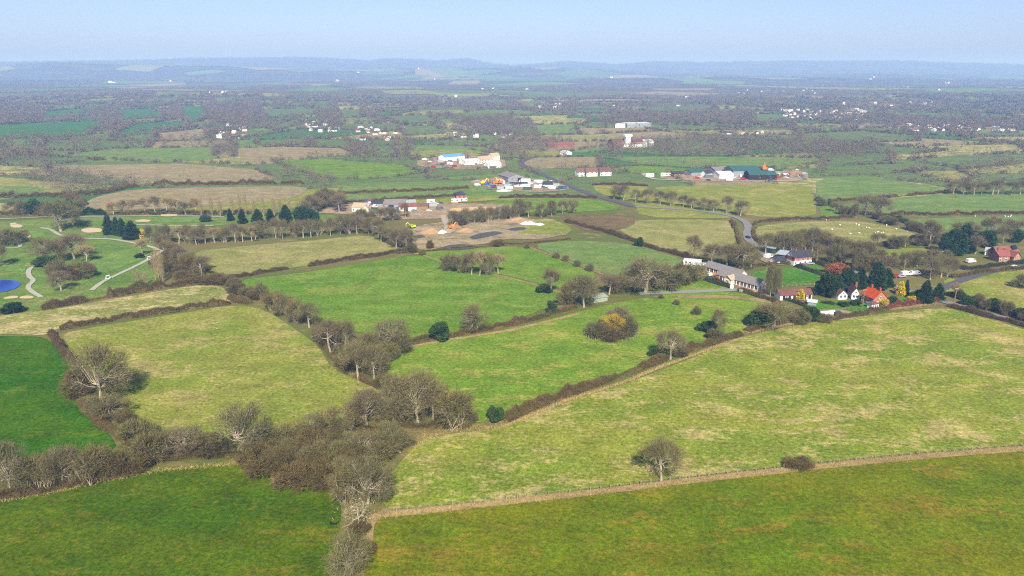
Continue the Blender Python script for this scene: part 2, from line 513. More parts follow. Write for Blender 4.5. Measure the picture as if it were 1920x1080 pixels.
FIELDS = [  # material, outline in photograph points, description
 ('lush', [(-700,1050),(0,935),(100,917),(200,896),(300,878),(400,869),(462,867),(492,878),(515,905),(630,911),(642,960),(634,1000),(618,1060),(605,1250),(-700,1250)], 'lush dark green pasture with a hooked hedge corner'),
 ('olive', [(702,978),(722,968),(1000,941),(1300,904),(1600,872),(1920,846),(2600,792),(2600,1250),(690,1250),(682,1050),(690,1000)], 'olive green pasture below the long post fence'),
 ('bleached', [(1398,630),(1500,608),(1640,590),(1772,576),(1840,594),(1920,618),(2500,790),(1920,834),(1600,860),(1300,893),(1000,930),(735,957),(718,945),(725,900),(765,850),(802,818),(945,803),(1060,755),(1170,721),(1250,690),(1340,655)], 'wide bleached meadow above the long post fence'),
 ('paddock', [(745,652),(830,637),(960,617),(1085,585),(1160,567),(1230,556),(1345,638),(1250,670),(1150,706),(1050,740),(945,782),(880,797),(760,757),(718,712),(732,690)], 'green paddock holding the fenced willow clump'),
 ('paddock', [(1205,553),(1380,546),(1440,566),(1500,582),(1488,598),(1440,610),(1395,624),(1350,637)], 'pale green paddock below the barn conversion'),
 ('paddock', [(1205,548),(1310,526),(1325,526),(1378,543)], 'green wedge of grass above the farm track'),
 ('meadow', [(114,626),(180,613),(300,594),(442,571),(500,582),(560,622),(598,650),(622,692),(690,722),(722,738),(640,790),(520,812),(410,822),(300,832),(250,800),(238,745),(170,690),(133,655)], 'yellow green meadow behind the lower tree belt'),
 ('strip', [(-500,664),(0,625),(85,630),(108,616),(250,592),(425,572),(440,562),(418,538),(380,534),(330,541),(200,563),(70,586),(-500,640)], 'bleached strip meadow between two clipped hedges'),
 ('lush2', [(-700,630),(60,630),(93,636),(128,672),(133,722),(165,775),(222,832),(200,852),(100,850),(-700,920)], 'dark green pasture beside the rounded oak'),
 ('green', [(430,528),(600,508),(752,481),(800,480),(870,512),(940,517),(1000,532),(1058,552),(1070,562),(960,602),(830,627),(745,640),(700,628),(615,612),(585,590),(500,552)], 'large bright green field before the spoil ground'),
 ('pale', [(355,472),(480,460),(600,450),(690,440),(735,462),(750,468),(600,496),(430,518),(385,506)], 'pale bleached field below the golf course belt'),
 ('green', [(768,476),(860,467),(983,461),(1060,491),(1128,516),(1050,545),(1000,529),(940,514),(870,509)], 'green field with the thorn clump'),
 ('right', [(993,460),(1070,450),(1190,458),(1285,488),(1290,496),(1180,517),(1138,514),(1068,489)], 'green field with four thorn bushes on its edge'),
 ('pale', [(1150,425),(1190,413),(1300,411),(1380,415),(1388,440),(1372,462),(1330,478),(1290,482),(1200,455)], 'pale field beside the bend of the lane'),
 ('pale', [(1420,424),(1480,417),(1600,414),(1680,426),(1722,441),(1700,453),(1630,460),(1540,462),(1450,458),(1412,446)], 'pale sheep pasture above the lane'),
 ('meadow', [(1640,472),(1680,466),(1742,466),(1752,480),(1700,492),(1640,492)], 'small meadow behind the cottages'),
 ('lawn', [(1402,512),(1470,502),(1528,506),(1541,516),(1528,531),(1450,538),(1440,536)], 'bright green paddock behind the barn conversion'),
 ('lawn', [(1508,500),(1532,497),(1548,507),(1530,505)], 'front lawn of the tile hung cottage'),
 ('lawn', [(1512,570),(1540,562),(1600,566),(1640,572),(1690,556),(1712,560),(1700,575),(1640,585),(1590,590),(1540,590)], 'garden lawn round the orange roofed house'),
 ('meadow', [(1768,522),(1850,512),(1920,506),(2040,500),(2040,596),(1900,582),(1830,570),(1775,552)], 'rough meadow across the lane from the cottages'),
 ('right', [(1530,335),(1620,330),(1720,345),(1790,358),(1690,366),(1600,374),(1560,380),(1530,378)], 'bright green field in the valley of hedges'),
 ('right', [(1570,386),(1640,375),(1800,362),(2040,357),(2040,399),(1800,404),(1670,401),(1600,396)], 'long green pasture with a low hedge below'),
 ('right', [(1690,411),(1920,405),(2040,403),(2040,438),(1850,434),(1770,432),(1725,422)], 'green pasture above the brick farmhouse'),
 ('green', [(1536,386),(1562,386),(1592,405),(1540,412)], 'small green corner field by the dark hedge'),
 ('meadow', [(1110,346),(1210,348),(1225,366),(1300,385),(1380,400),(1372,410),(1200,408),(1190,380),(1120,362)], 'olive field between the two lanes'),
 ('meadow', [(1225,350),(1400,347),(1520,345),(1530,380),(1530,408),(1400,406),(1310,382),(1240,362)], 'olive field below the green roofed sheds'),
 ('brown', [(1050,404),(1190,402),(1190,425),(1110,440),(1062,415)], 'brown ploughed field beside the spoil ground'),
 ('green', [(950,372),(1110,372),(1180,392),(1050,400),(930,396),(905,382)], 'green field above the sand arena'),
 ('meadow', [(640,384),(760,376),(860,372),(870,368),(960,366),(1040,362),(1080,366),(950,374),(860,380),(660,389)], 'narrow meadow behind the builders yard'),
 ('tan', [(90,311),(340,307),(480,318),(522,335),(440,346),(250,346),(160,327),(95,319)], 'upper pale stubble field of the far slope'),
 ('tan', [(150,386),(180,369),(250,355),(400,351),(580,349),(562,370),(480,379),(330,391),(180,396)], 'lower pale stubble field of the far slope'),
 ('right', [(-90,346),(80,350),(85,364),(-90,372)], 'green field among the dark copses'),
 ('strip', [(-90,382),(60,381),(62,395),(-90,400)], 'bleached strip above the golf course'),
 ('strip', [(-90,308),(80,313),(100,328),(-90,330)], 'olive field beside the dark copse'),
 ('golf', [(-90,424),(60,412),(200,406),(330,404),(480,402),(620,402),(640,412),(600,422),(420,420),(300,440),(285,455),(300,480),(302,526),(262,544),(190,558),(70,582),(40,592),(-90,600)], 'golf course turf with paths and bunkers'),
 ('right', [(210,279),(405,276),(405,299),(300,305),(220,300),(130,289)], 'far green field below the teal crops'),
 ('teal', [(-90,240),(60,231),(200,226),(203,238),(160,255),(80,259),(-90,266)], 'far dark green crop on a low rise'),
 ('teal', [(210,252),(250,233),(350,226),(357,237),(300,246),(212,260)], 'far dark green crop with tramlines'),
 ('teal', [(90,209),(155,203),(178,216),(80,222)], 'far green crop under the wood edge'),
 ('teal', [(212,206),(290,204),(313,220),(230,225)], 'far green crop between two copses'),
 ('teal', [(340,199),(384,199),(384,225),(350,226)], 'far green crop beside the wood corner'),
 ('tan', [(285,251),(385,241),(390,260),(300,265)], 'far sandy field before the hamlet'),
 ('tan', [(440,279),(520,275),(640,278),(670,290),(560,297),(440,294)], 'far pale stubble strip'),
 ('green', [(510,301),(610,298),(760,310),(790,325),(700,336),(620,336),(545,317)], 'far bright green field behind the copse'),
 ('right', [(630,346),(840,339),(880,350),(800,356),(640,363)], 'green field behind the builders yard'),
 ('right', [(800,336),(990,320),(1010,330),(900,338)], 'green field before the white yard'),
 ('right', [(620,371),(800,359),(950,356),(880,365),(640,381)], 'green strip behind the builders yard'),
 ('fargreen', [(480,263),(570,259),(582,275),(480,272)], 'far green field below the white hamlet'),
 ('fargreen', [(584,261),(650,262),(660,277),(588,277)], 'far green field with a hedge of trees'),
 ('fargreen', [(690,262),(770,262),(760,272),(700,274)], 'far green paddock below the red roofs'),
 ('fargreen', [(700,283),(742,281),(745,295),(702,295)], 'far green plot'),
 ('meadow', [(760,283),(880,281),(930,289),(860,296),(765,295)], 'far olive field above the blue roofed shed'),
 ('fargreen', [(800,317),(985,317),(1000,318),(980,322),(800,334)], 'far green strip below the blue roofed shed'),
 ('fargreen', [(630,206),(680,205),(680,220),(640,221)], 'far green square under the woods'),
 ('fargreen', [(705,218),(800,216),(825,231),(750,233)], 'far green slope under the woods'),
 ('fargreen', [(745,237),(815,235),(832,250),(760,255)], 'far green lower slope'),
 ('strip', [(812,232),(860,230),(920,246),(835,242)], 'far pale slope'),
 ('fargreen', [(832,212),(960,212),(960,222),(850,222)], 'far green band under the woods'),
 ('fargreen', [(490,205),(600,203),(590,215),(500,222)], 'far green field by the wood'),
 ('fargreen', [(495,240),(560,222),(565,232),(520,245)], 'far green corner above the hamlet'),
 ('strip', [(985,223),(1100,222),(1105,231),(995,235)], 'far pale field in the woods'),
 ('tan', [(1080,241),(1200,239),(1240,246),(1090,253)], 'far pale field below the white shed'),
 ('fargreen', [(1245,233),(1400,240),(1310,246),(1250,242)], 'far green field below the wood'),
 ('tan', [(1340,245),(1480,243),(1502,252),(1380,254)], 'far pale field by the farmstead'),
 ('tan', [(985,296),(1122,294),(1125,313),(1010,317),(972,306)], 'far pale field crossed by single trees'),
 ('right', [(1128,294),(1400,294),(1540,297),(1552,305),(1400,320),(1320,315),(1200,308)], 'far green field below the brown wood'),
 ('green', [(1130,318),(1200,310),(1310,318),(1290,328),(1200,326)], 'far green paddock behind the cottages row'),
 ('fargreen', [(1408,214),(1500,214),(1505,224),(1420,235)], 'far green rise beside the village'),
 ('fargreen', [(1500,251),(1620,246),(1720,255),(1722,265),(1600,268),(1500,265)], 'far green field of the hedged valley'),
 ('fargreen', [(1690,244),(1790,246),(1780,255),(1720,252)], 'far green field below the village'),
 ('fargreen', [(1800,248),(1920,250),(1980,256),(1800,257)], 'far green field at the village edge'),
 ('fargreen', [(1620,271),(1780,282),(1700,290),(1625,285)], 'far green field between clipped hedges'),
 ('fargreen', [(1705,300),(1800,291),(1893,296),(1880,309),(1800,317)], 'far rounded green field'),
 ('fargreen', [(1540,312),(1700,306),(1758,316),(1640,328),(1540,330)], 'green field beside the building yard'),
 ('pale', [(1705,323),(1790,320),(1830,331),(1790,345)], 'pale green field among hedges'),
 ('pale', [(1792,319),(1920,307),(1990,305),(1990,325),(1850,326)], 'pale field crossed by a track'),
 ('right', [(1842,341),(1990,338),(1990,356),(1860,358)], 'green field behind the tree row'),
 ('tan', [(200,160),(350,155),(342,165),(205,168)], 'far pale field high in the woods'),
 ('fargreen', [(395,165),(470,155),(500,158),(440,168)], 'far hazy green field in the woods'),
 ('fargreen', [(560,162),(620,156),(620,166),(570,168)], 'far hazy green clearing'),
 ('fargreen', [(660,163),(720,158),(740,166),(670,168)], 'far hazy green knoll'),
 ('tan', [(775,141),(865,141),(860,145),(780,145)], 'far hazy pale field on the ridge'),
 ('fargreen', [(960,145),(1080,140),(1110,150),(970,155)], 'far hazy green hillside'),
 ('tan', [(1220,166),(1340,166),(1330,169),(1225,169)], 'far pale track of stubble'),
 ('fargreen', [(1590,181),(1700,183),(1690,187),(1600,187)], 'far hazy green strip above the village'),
]
FAR_POLYS = []
for i, (m, P, lab) in enumerate(FIELDS):
    Q = px_poly(P)
    ym = sum(p[1] for p in P) / len(P)
    drape('field', Q, .048 + .0031 * (i % 11), GM[m], lab, 0 if ym < 345 else 1)
    FAR_POLYS.append((Q, ym, P))

# patchwork of small fields filling the middle distance between them
def warp(i, j):
    x, y = i * 118.0, 560 + j * 128.0
    return x + 46 * math.sin(j * 1.7 + i * .6) + 30 * math.sin(i * 2.3 + j), y + 48 * math.sin(i * 1.1 + j * .9) + 26 * math.cos(i * .7 - j * 1.9)
PATCH_EDGES = []
for j in range(16):
    for i in range(-19, 19):
        Q = [warp(i, j), warp(i + 1, j), warp(i + 1, j + 1), warp(i, j + 1)]
        if abs(Q[0][0]) > .84 * Q[0][1] and abs(Q[1][0]) > .84 * Q[1][1]:
            continue
        drape('field', Q, .025, GM[['fargreen', 'right', 'meadow', 'teal', 'pale', 'fargreen', 'strip', 'tan'][(i * 7 + j * 13 + i * j) % 8]], 'small hedged field of the far patchwork', 0, step=22)
        PATCH_EDGES += [(Q[0], Q[1]), (Q[1], Q[2])]

# far clearings in the hazy country, farmland seen edge-on
for k in range(110):
    d = rng.uniform(2300, 7000)
    a = rng.uniform(-.62, .62)
    x, y = d * math.tan(a), d
    w, l, r = rng.uniform(80, 230) * (1 + d / 9000), rng.uniform(50, 150) * (1 + d / 9000), rng.uniform(0, 3.14)
    Q = [(x + w * c * math.cos(r) - l * s * math.sin(r), y + w * c * math.sin(r) + l * s * math.cos(r)) for c, s in ((-1, -1), (1, -.8), (.9, 1), (-.8, .9))]
    drape('field', Q, .10 + .004 * (k % 17), GM[random.choice(['fargreen', 'tan', 'pale', 'right', 'meadow', 'fargreen'])], 'clearing of farmland in the hazy far woods', 0)
    FAR_POLYS.append((Q, 150, None))

# ------------------------------------------------------------------ roads, tracks, paths, water
asphalt = plain('asphalt', S(150, 146, 142), .9, .12, .6)
asph_dark = plain('asphalt_damp', S(104, 102, 104), .85, .15, .5)
gravel = plain('gravel', S(196, 182, 158), .95, .16, 1.2)
track_m = plain('farm_track', S(158, 164, 150), .9, .12, .8)
ribbon('road', [(1190,388),(1270,392),(1330,398),(1368,404),(1392,412),(1405,424),(1400,440),(1404,452),(1424,464),(1462,474),(1500,486),(1560,498),(1610,512),(1660,532),(1720,552),(1770,566),(1850,588),(1920,608),(2060,650),(2500,785)], 5.2, .14, asphalt, 'grey country lane winding past the cottages')
ribbon('road', [(1012,292),(985,300),(974,307),(1000,320),(1040,338),(1070,350),(1100,362),(1130,372),(1190,388)], 6.5, .12, asph_dark, 'busy lane crossing the far fields')
ribbon('road', [(1770,566),(1740,556),(1790,530),(1850,512),(1900,500),(1990,494)], 4.5, .17, asph_dark, 'side lane to the brick farmhouse')
ribbon('track', [(1198,551),(1260,549),(1330,546),(1385,544)], 4.5, .14, track_m, 'pale farm track ending at the barn conversion')
ribbon('track', [(835,398),(832,410),(842,424),(838,438)], 5, .14, gravel, 'gravel haul track into the spoil ground')
ribbon('track', [(1205,325),(1216,334),(1240,338),(1330,336)], 5, .14, gravel, 'pale gravel drive to the green roofed sheds')
pathm = plain('golf_path', S(196, 194, 176), .95, .14, 1.0)
for P, w, lab in [
  ([(75,428),(95,430),(108,440),(128,446),(150,448),(200,448),(230,452),(280,462),(300,470)], 2.2, 'pale golf path curving below the four conifers'),
  ([(305,470),(285,484),(250,502),(215,518),(190,530),(172,545)], 2.4, 'pale buggy path climbing the fairway'),
  ([(100,492),(72,497),(53,505),(54,520),(66,526),(50,538),(60,548),(78,558)], 2.2, 'pale golf path winding beside the pond'),
  ([(-30,458),(20,456),(40,458),(36,466),(10,466)], 2.0, 'pale loop of golf path by the low bush'),
  ([(-30,412),(40,410),(110,406)], 2.0, 'pale golf path along the upper edge'),
  ([(150,407),(300,405),(420,407)], 2.0, 'pale path crossing the upper fairway'),
  ([(250,422),(330,424),(400,424)], 2.0, 'pale path behind the conifers')]:
    ribbon('path', P, w, .15, pathm, lab)
fair = field_mat('fairway', S(112, 150, 62), S(130, 158, 74), S(150, 160, 92), .3, .06, .4, 1.2, .12)
for P, lab in [([(150,500),(190,480),(260,462),(290,470),(270,486),(200,512),(160,530),(140,545)], 'paler mown fairway beside the buggy path'), ([(10,440),(60,432),(90,440),(60,450),(20,450)], 'small mown green by the upper bunkers'), ([(270,412),(340,408),(420,410),(400,416),(300,418)], 'mown fairway behind the conifers'), ([(10,500),(40,494),(52,502),(40,514),(14,514)], 'mown green above the pond')]:
    drape('fairway', px_poly(P), .10, fair, lab, 2)
sand = plain('bunker_sand', S(226, 204, 160), .95, .08, 1.5)
for P in ([(18,426-2),(28,420),(44,424),(40,428),(24,428)], [(18,420),(30,418),(32,422),(20,423)], [(40,443),(58,441),(58,446),(44,447)], [(252,415),(268,412),(284,414),(280,417),(256,417)],
          [(300,405-2),(315,402),(335,403),(330,406),(305,407)], [(5,560),(20,556),(34,556),(34,560),(10,562)], [(36,558),(50,555),(64,557),(62,561),(38,561)], [(515,428),(530,426),(535,429),(520,431)], [(150,432),(165,428),(190,429),(192,436),(160,438)]):
    drape('bunker', px_poly(P), .16, sand, 'pale sand bunker on the golf course', 2, step=3)
wt = NT('pond_water')
wt.p.inputs['Roughness'].default_value = .08
wt.p.inputs['Specular IOR Level'].default_value = .5
wt.bump(wt.noise(wt.pos((1, 2.5, 1)), 1.6, 3, .6), .25, .05)
drape('pond', px_poly([(-120,528),(0,526),(30,527),(42,533),(30,542),(8,549),(-120,560)]), .15, wt.col(S(20, 74, 185)), 'blue golf course pond')
drape('yard', px_poly([(560,398),(640,382),(780,380),(980,384),(985,396),(900,402),(860,402),(840,410),(740,412),(690,405),(650,402)]), .10, GM['sandyard'], 'gravel floor of the builders yard')
drape('yard', px_poly([(735,446),(752,436),(772,430),(790,422),(826,418),(842,410),(880,414),(905,410),(960,406),(1000,412),(1030,410),(1058,420),(1040,428),(1074,438),(1010,450),(950,448),(900,460),(850,458),(800,472),(770,462)]), .10, GM['mudflat'], 'churned earth of the spoil ground')
drape('yard', px_poly([(1000,416),(1040,414),(1066,424),(1074,436),(1030,440),(960,438)]), .13, GM['meadow'], 'grassed part of the spoil ground')
drape('yard', px_poly([(1305,500),(1330,512),(1352,526),(1400,545),(1440,560),(1448,548),(1400,520),(1340,494)]), .10, GM['sandyard'], 'pale gravel apron of the barn conversion')
drape('yard', px_poly([(1412,470),(1430,463),(1475,482),(1490,495),(1452,500),(1418,486)]), .19, GM['sandyard'], 'sandy yard by the green shed')
drape('yard', px_poly([(870,340),(960,330),(1060,345),(1070,356),(1000,362),(920,352)]), .10, GM['sandyard'], 'pale floor of the scrap yard')
drape('yard', px_poly([(780,300),(850,290),(945,296),(950,316),(870,318),(785,314)]), .10, GM['sandyard'], 'pale floor of the white yard')
drape('yard', px_poly([(1230,332),(1300,322),(1420,318),(1515,322),(1515,340),(1400,342),(1260,338)]), .10, GM['sandyard'], 'pale floor of the farm depot')
drape('yard', px_poly([(1525,598),(1500,590),(1535,580),(1590,582),(1610,596),(1580,602)]), .10, GM['sandyard'], 'cluttered ground of the nursery plot')
drape('sand_arena', px_poly([(838,398),(846,391),(930,388),(932,392),(900,398)]), .2, plain('arena_sand', S(236, 202, 146), .95, .06, .6), 'yellow sand riding arena')
puddle = NT('puddle_water')
puddle.p.inputs['Roughness'].default_value = .6
puddle.p.inputs['Specular IOR Level'].default_value = .5
pm = puddle.col(S(96, 90, 82))
for P in ([(828,464),(850,459),(890,461),(900,465),(860,470),(828,470)], [(878,446),(900,438),(930,434),(945,438),(910,446),(890,450)], [(772,443),(790,441),(800,445),(780,448)], [(950,430),(980,426),(990,431),(960,434)]):
    drape('puddle', px_poly(P), .17, pm, 'dark standing water in the spoil ground', 2)
# dry verges: bleached bank under the long fence, worn edges by the belt
verge = field_mat('dry_verge', S(168, 148, 100), S(184, 160, 112), S(140, 132, 78), .5, .2, .1, 3, .05, .4)
FENCE_LINE = [(722,962),(850,949),(1000,932),(1150,916),(1300,897),(1450,881),(1600,865),(1760,850),(1920,838),(2300,807)]
ribbon('verge', [(x, y + 4) for x, y in FENCE_LINE], 2.6, .13, verge, 'bleached grass bank under the long post fence')
ribbon('verge', [(690,1020),(690,990),(705,968),(735,958)], 2.2, .13, verge, 'worn dry earth beside the pale dead tree')
ribbon('verge', [(1400,624),(1480,608),(1560,594),(1650,582),(1740,572)], 3.0, .10, verge, 'dry grass bank along the garden hedges')
ribbon('verge', [(745,655),(830,640),(960,620),(1085,589)], 1.8, .10, verge, 'dry margin of the paddock hedge')
ribbon('verge', [(985,462),(1064,490),(1132,516)], 1.5, .12, verge, 'pale line of dry grass between two fields')
ribbon('verge', [(752,470),(800,480),(870,510),(940,516),(1060,551)], 1.6, .10, verge, 'dry grass line above the large field')
ribbon('verge', [(1270,557),(1360,556),(1450,567)], 4.5, .12, verge, 'bleached strip beside the farm track')
ribbon('verge', [(480,868),(505,885),(520,904),(630,909)], 2.0, .10, verge, 'dry edge of the brown thicket')
# ------------------------------------------------------------------ plants: bare twigs, leaves, trunks
def unit(a):
    return a / (np.linalg.norm(a, axis=-1, keepdims=True) + 1e-9)

def twigs(P, D, L, Wd, r):
    """one thin triangle for each twig"""
    n = len(P)
    D = unit(D)
    side = unit(np.cross(D, r.normal(size=(n, 3)))) * (np.asarray(Wd).reshape(-1, 1) / 2)
    V = np.stack([P - side, P + side, P + D * np.asarray(L).reshape(-1, 1)], 1).reshape(-1, 3)
    return V, np.arange(3 * n).reshape(-1, 3)

def limb_tubes(mb, pts, r0, r1, n=5):
    m = len(pts) - 1
    for i in range(m):
        a, b = r0 + (r1 - r0) * i / m, r0 + (r1 - r0) * (i + 1) / m
        mb.tube(pts[i], pts[i + 1], a, b, n)

def gen_bare(seed, h=10., cw=9., base=1.6, ntw=7000, tl=(.7, 1.5), tw=(.05, .11), limbs=16, subs=9, up=.35, trunk=.28, stems=1, hollow=.35, gap=.55):
    r = np.random.default_rng(seed)
    mb = MB()
    cz, rz = (h + base) / 2, (h - base) / 2
    rx = cw / 2
    ends = []
    lump = [(unit(r.normal(size=3)), r.uniform(.72, 1.12)) for _ in range(9)]
    def reach(d):
        s = 1.0
        for ax, k in lump:
            w = max(0, float(np.dot(ax, d)) - .6) / .4
            s += (k - 1) * w
        return s
    for st in range(stems):
        sx, sy = (0, 0) if stems == 1 else r.uniform(-.22, .22, 2) * cw
        fork = base * r.uniform(.9, 1.3) + .15 * h * (stems == 1)
        foot = np.array([sx, sy, -.25])
        top = np.array([sx + r.normal() * .03 * h, sy + r.normal() * .03 * h, fork])
        if stems == 1:
            limb_tubes(mb, [foot, foot * .6 + top * .4, top], trunk * 1.25, trunk * .75, 7)
            lead = top + np.array([r.normal() * .06 * h, r.normal() * .06 * h, (h - fork) * .55])
            limb_tubes(mb, [top, (top + lead) / 2 + r.normal(size=3) * .2, lead], trunk * .75, trunk * .2, 5)
        for k in range(max(3, limbs // stems)):
            d = unit(r.normal(size=3) + np.array([0, 0, up]))
            s = reach(d) * r.uniform(.62, .92)
            tgt = np.array([sx * .6, sy * .6, cz]) + d * np.array([rx, rx, rz]) * s
            tgt[2] = max(tgt[2], .35 * base + .4)
            o = top if stems == 1 else foot
            if stems == 1:
                o = top + (lead - top) * r.uniform(0, .7)
            mid = o * .45 + tgt * .55 + np.array([0, 0, .10 * h * (.4 + .6 * r.random())]) * (.5 if tgt[2] < cz else .2) + r.normal(size=3) * .05 * h
            q1 = o * .6 + mid * .4 + r.normal(size=3) * .02 * h
            limb_tubes(mb, [o, q1, mid, tgt], trunk * r.uniform(.32, .5), trunk * .09, 4)
            for j in range(subs):
                t = r.uniform(.25, 1)
                b = (mid * (1 - t) + tgt * t)
                e = b + unit(unit(tgt - np.array([0, 0, cz])) + r.normal(size=3) * .75 + np.array([0, 0, .25])) * r.uniform(.10, .26) * cw
                e[2] = max(e[2], .4)
                mb.tube(b, e, trunk * .11, trunk * .035, 3)
                ends.append(e)
                ends.append((b + e) / 2)
    ends = np.array(ends)
    idx = r.integers(0, len(ends), ntw)
    wt_ = r.gamma(2, 1, len(ends)) ** gap
    idx = r.choice(len(ends), ntw, p=wt_ / wt_.sum())
    P = ends[idx] + r.normal(size=(ntw, 3)) * np.array([1, 1, .85]) * cw * .062
    C = np.array([0, 0, cz - .25 * rz])
    rel = (P - np.array([0, 0, cz])) / np.array([rx, rx, rz])
    q = np.linalg.norm(rel, axis=1)
    keep = (q < 1.22) & (q > hollow * r.random(ntw)) & (P[:, 2] > .15)
    P = P[keep]
    D = unit(P - C) + r.normal(size=P.shape) * .6 + np.array([0, 0, .25])
    V, T = twigs(P, D, r.uniform(*tl, len(P)), r.uniform(*tw, len(P)), r)
    return mb.mesh('trunk'), tri_mesh('crown', V, T)

def gen_poplar(seed, h=14., cw=3., ntw=1300):
    r = np.random.default_rng(seed)
    mb = MB()
    limb_tubes(mb, [(0, 0, -.2), (.05, 0, h * .5), (0, .05, h * .96)], .2, .03, 6)
    for k in range(60):
        z = r.uniform(.12, .9) * h
        a = r.uniform(0, 6.28)
        l = cw * .5 * (1 - .5 * abs(z / h - .5)) * r.uniform(.6, 1)
        mb.tube((0, 0, z), (math.cos(a) * l * .7, math.sin(a) * l * .7, z + l * 1.6), .05, .012, 3)
    z = r.beta(1.6, 1.5, ntw) * h * .9 + .08 * h
    rad = cw * .5 * np.sin(np.clip(z / h, .02, .98) * math.pi) ** .45 * np.sqrt(r.random(ntw))
    a = r.uniform(0, 6.28, ntw)
    P = np.stack([rad * np.cos(a), rad * np.sin(a), z], 1)
    D = np.stack([np.cos(a) * .35, np.sin(a) * .35, np.full(ntw, 1.)], 1) + r.normal(size=(ntw, 3)) * .25
    V, T = twigs(P, D, r.uniform(.6, 1.4, ntw), r.uniform(.04, .09, ntw), r)
    return mb.mesh('trunk'), tri_mesh('crown', V, T)

def gen_conifer(seed, h=12., cw=6., n=6500, power=.8, base=.06):
    r = np.random.default_rng(seed)
    mb = MB()
    limb_tubes(mb, [(0, 0, -.2), (0, 0, h * .93)], .25, .04, 6)
    lumps = r.uniform(.55, 1.25, (9, 14))
    z = (base + (1 - base) * (1 - np.sqrt(r.random(n)))) * 1.0
    a = r.uniform(0, 6.283, n)
    lf = lumps[(z * 8.99).astype(int), (a / 6.2832 * 14).astype(int) % 14]
    rad = cw / 2 * (1 - z) ** power * lf * np.clip(.35 + .65 * np.sqrt(r.random(n)), 0, 1) * np.minimum(1, .55 + z * 4)
    P = np.stack([rad * np.cos(a), rad * np.sin(a), z * h], 1)
    D = np.stack([np.cos(a), np.sin(a), r.uniform(-.5, .5, n)], 1) + r.normal(size=(n, 3)) * .35
    V, T = twigs(P, D, r.uniform(.35, .8, n), r.uniform(.25, .5, n), r)
    return mb.mesh('trunk'), tri_mesh('crown', V, T)

def gen_round(seed, h=7., cw=6., n=6500, ll=(.25, .55)):
    """dense evergreen: holly, ivy, laurel"""
    r = np.random.default_rng(seed)
    mb = MB()
    for k in range(4):
        mb.tube((r.normal() * .3, r.normal() * .3, -.2), (r.normal() * cw * .15, r.normal() * cw * .15, h * .75), .12, .03, 5)
    c = [(unit(r.normal(size=3) + np.array([0, 0, .1])), r.uniform(.2, .58)) for _ in range(17)]
    k = r.integers(0, len(c), n)
    cc = np.array([q[0] * (.5 + .35 * ((i * 7) % 5) / 4) for i, q in enumerate(c)])[k]
    P = cc + unit(r.normal(size=(n, 3))) * np.array([q[1] for q in c])[k][:, None] * r.uniform(.7, 1, n)[:, None]
    P = P * np.array([cw / 2, cw / 2, h / 2]) + np.array([0, 0, h * .5])
    P = P[P[:, 2] > .1]
    D = unit(P - np.array([0, 0, h * .45])) + r.normal(size=P.shape) * .7
    V, T = twigs(P, D, r.uniform(*ll, len(P)) * 1.5, r.uniform(*ll, len(P)), r)
    return mb.mesh('trunk'), tri_mesh('crown', V, T)

def gen_dead(seed, h=10., cw=8.):
    r = np.random.default_rng(seed)
    mb = MB()
    def grow(p, d, l, rad, depth):
        q = p + d * l * .5 + r.normal(size=3) * l * .08
        e = p + d * l + r.normal(size=3) * l * .14
        e[2] = max(e[2], .5)
        limb_tubes(mb, [p, q, e], rad, rad * .55, 5 if depth < 2 else 3)
        if depth < 4:
            for _ in range(3 if depth < 2 else 2):
                grow(e if r.random() < .6 else q, unit(d + r.normal(size=3) * .75 + np.array([0, 0, .12])), l * r.uniform(.55, .8), rad * .55, depth + 1)
    grow(np.array([0, 0, -.2]), np.array([.05, 0, 1.]), h * .26, .30, 0)
    n = 500
    P = r.normal(size=(n, 3)) * np.array([cw * .25, cw * .25, h * .18]) + np.array([0, 0, h * .55])
    V, T = twigs(P, r.normal(size=(n, 3)), r.uniform(.4, .9, n), r.uniform(.03, .06, n), r)
    return mb.mesh('trunk'), tri_mesh('crown', V, T)

TW = {
 'oak': plant_mat('twigs_brown', [S(132, 124, 78, 1.75), S(144, 134, 88, 1.75), S(124, 120, 80, 1.75), S(138, 134, 82, 1.75), S(132, 119, 86, 1.75)]),
 'mauve': plant_mat('twigs_mauve', [S(134, 120, 90, 1.75), S(142, 126, 96, 1.75), S(128, 117, 82, 1.75)]),
 'olive': plant_mat('twigs_olive', [S(136, 128, 80, 1.85), S(148, 136, 86, 1.85), S(130, 124, 84, 1.85)]),
 'scrub': plant_mat('twigs_scrub', [S(112, 98, 60, 1.45), S(120, 106, 66, 1.45), S(104, 95, 60, 1.45)]),
 'pale': plant_mat('twigs_pale', [S(160, 142, 100, 1.25), S(150, 134, 96, 1.25)]),
 'willow': plant_mat('willow_yellow', [S(190, 158, 44, 1.3), S(176, 150, 48, 1.3)]),
 'gold': plant_mat('gold_needles', [S(214, 190, 40, 1.3), S(200, 176, 44, 1.3)]),
 'fir': plant_mat('needles_dark', [S(44, 72, 40, 1.2), S(54, 80, 48, 1.2), S(48, 68, 38, 1.2)]),
 'holly': plant_mat('leaves_dark', [S(56, 80, 38, 1.2), S(68, 88, 46, 1.2)]),
 'beech': plant_mat('beech_rust', [S(150, 96, 64, 1.25), S(140, 90, 60, 1.25)]),
 'dead': plant_mat('twigs_dead', [S(190, 178, 156, 1), S(180, 168, 146, 1)]),
}
bark = plain('bark', S(168, 156, 130, 1.25), .95, .25, 2.0)
bark_pale = plain('bark_pale', S(168, 156, 130, 1.3), .9, .18, 2.0)
bark_dark = plain('bark_dark', S(84, 72, 58, 1.2), .95, .2, 2.0)
KINDS = {}
def kind(key, meshes, tm, cm, h, cw):
    KINDS.setdefault(key, []).append((meshes, tm, cm, h, cw))
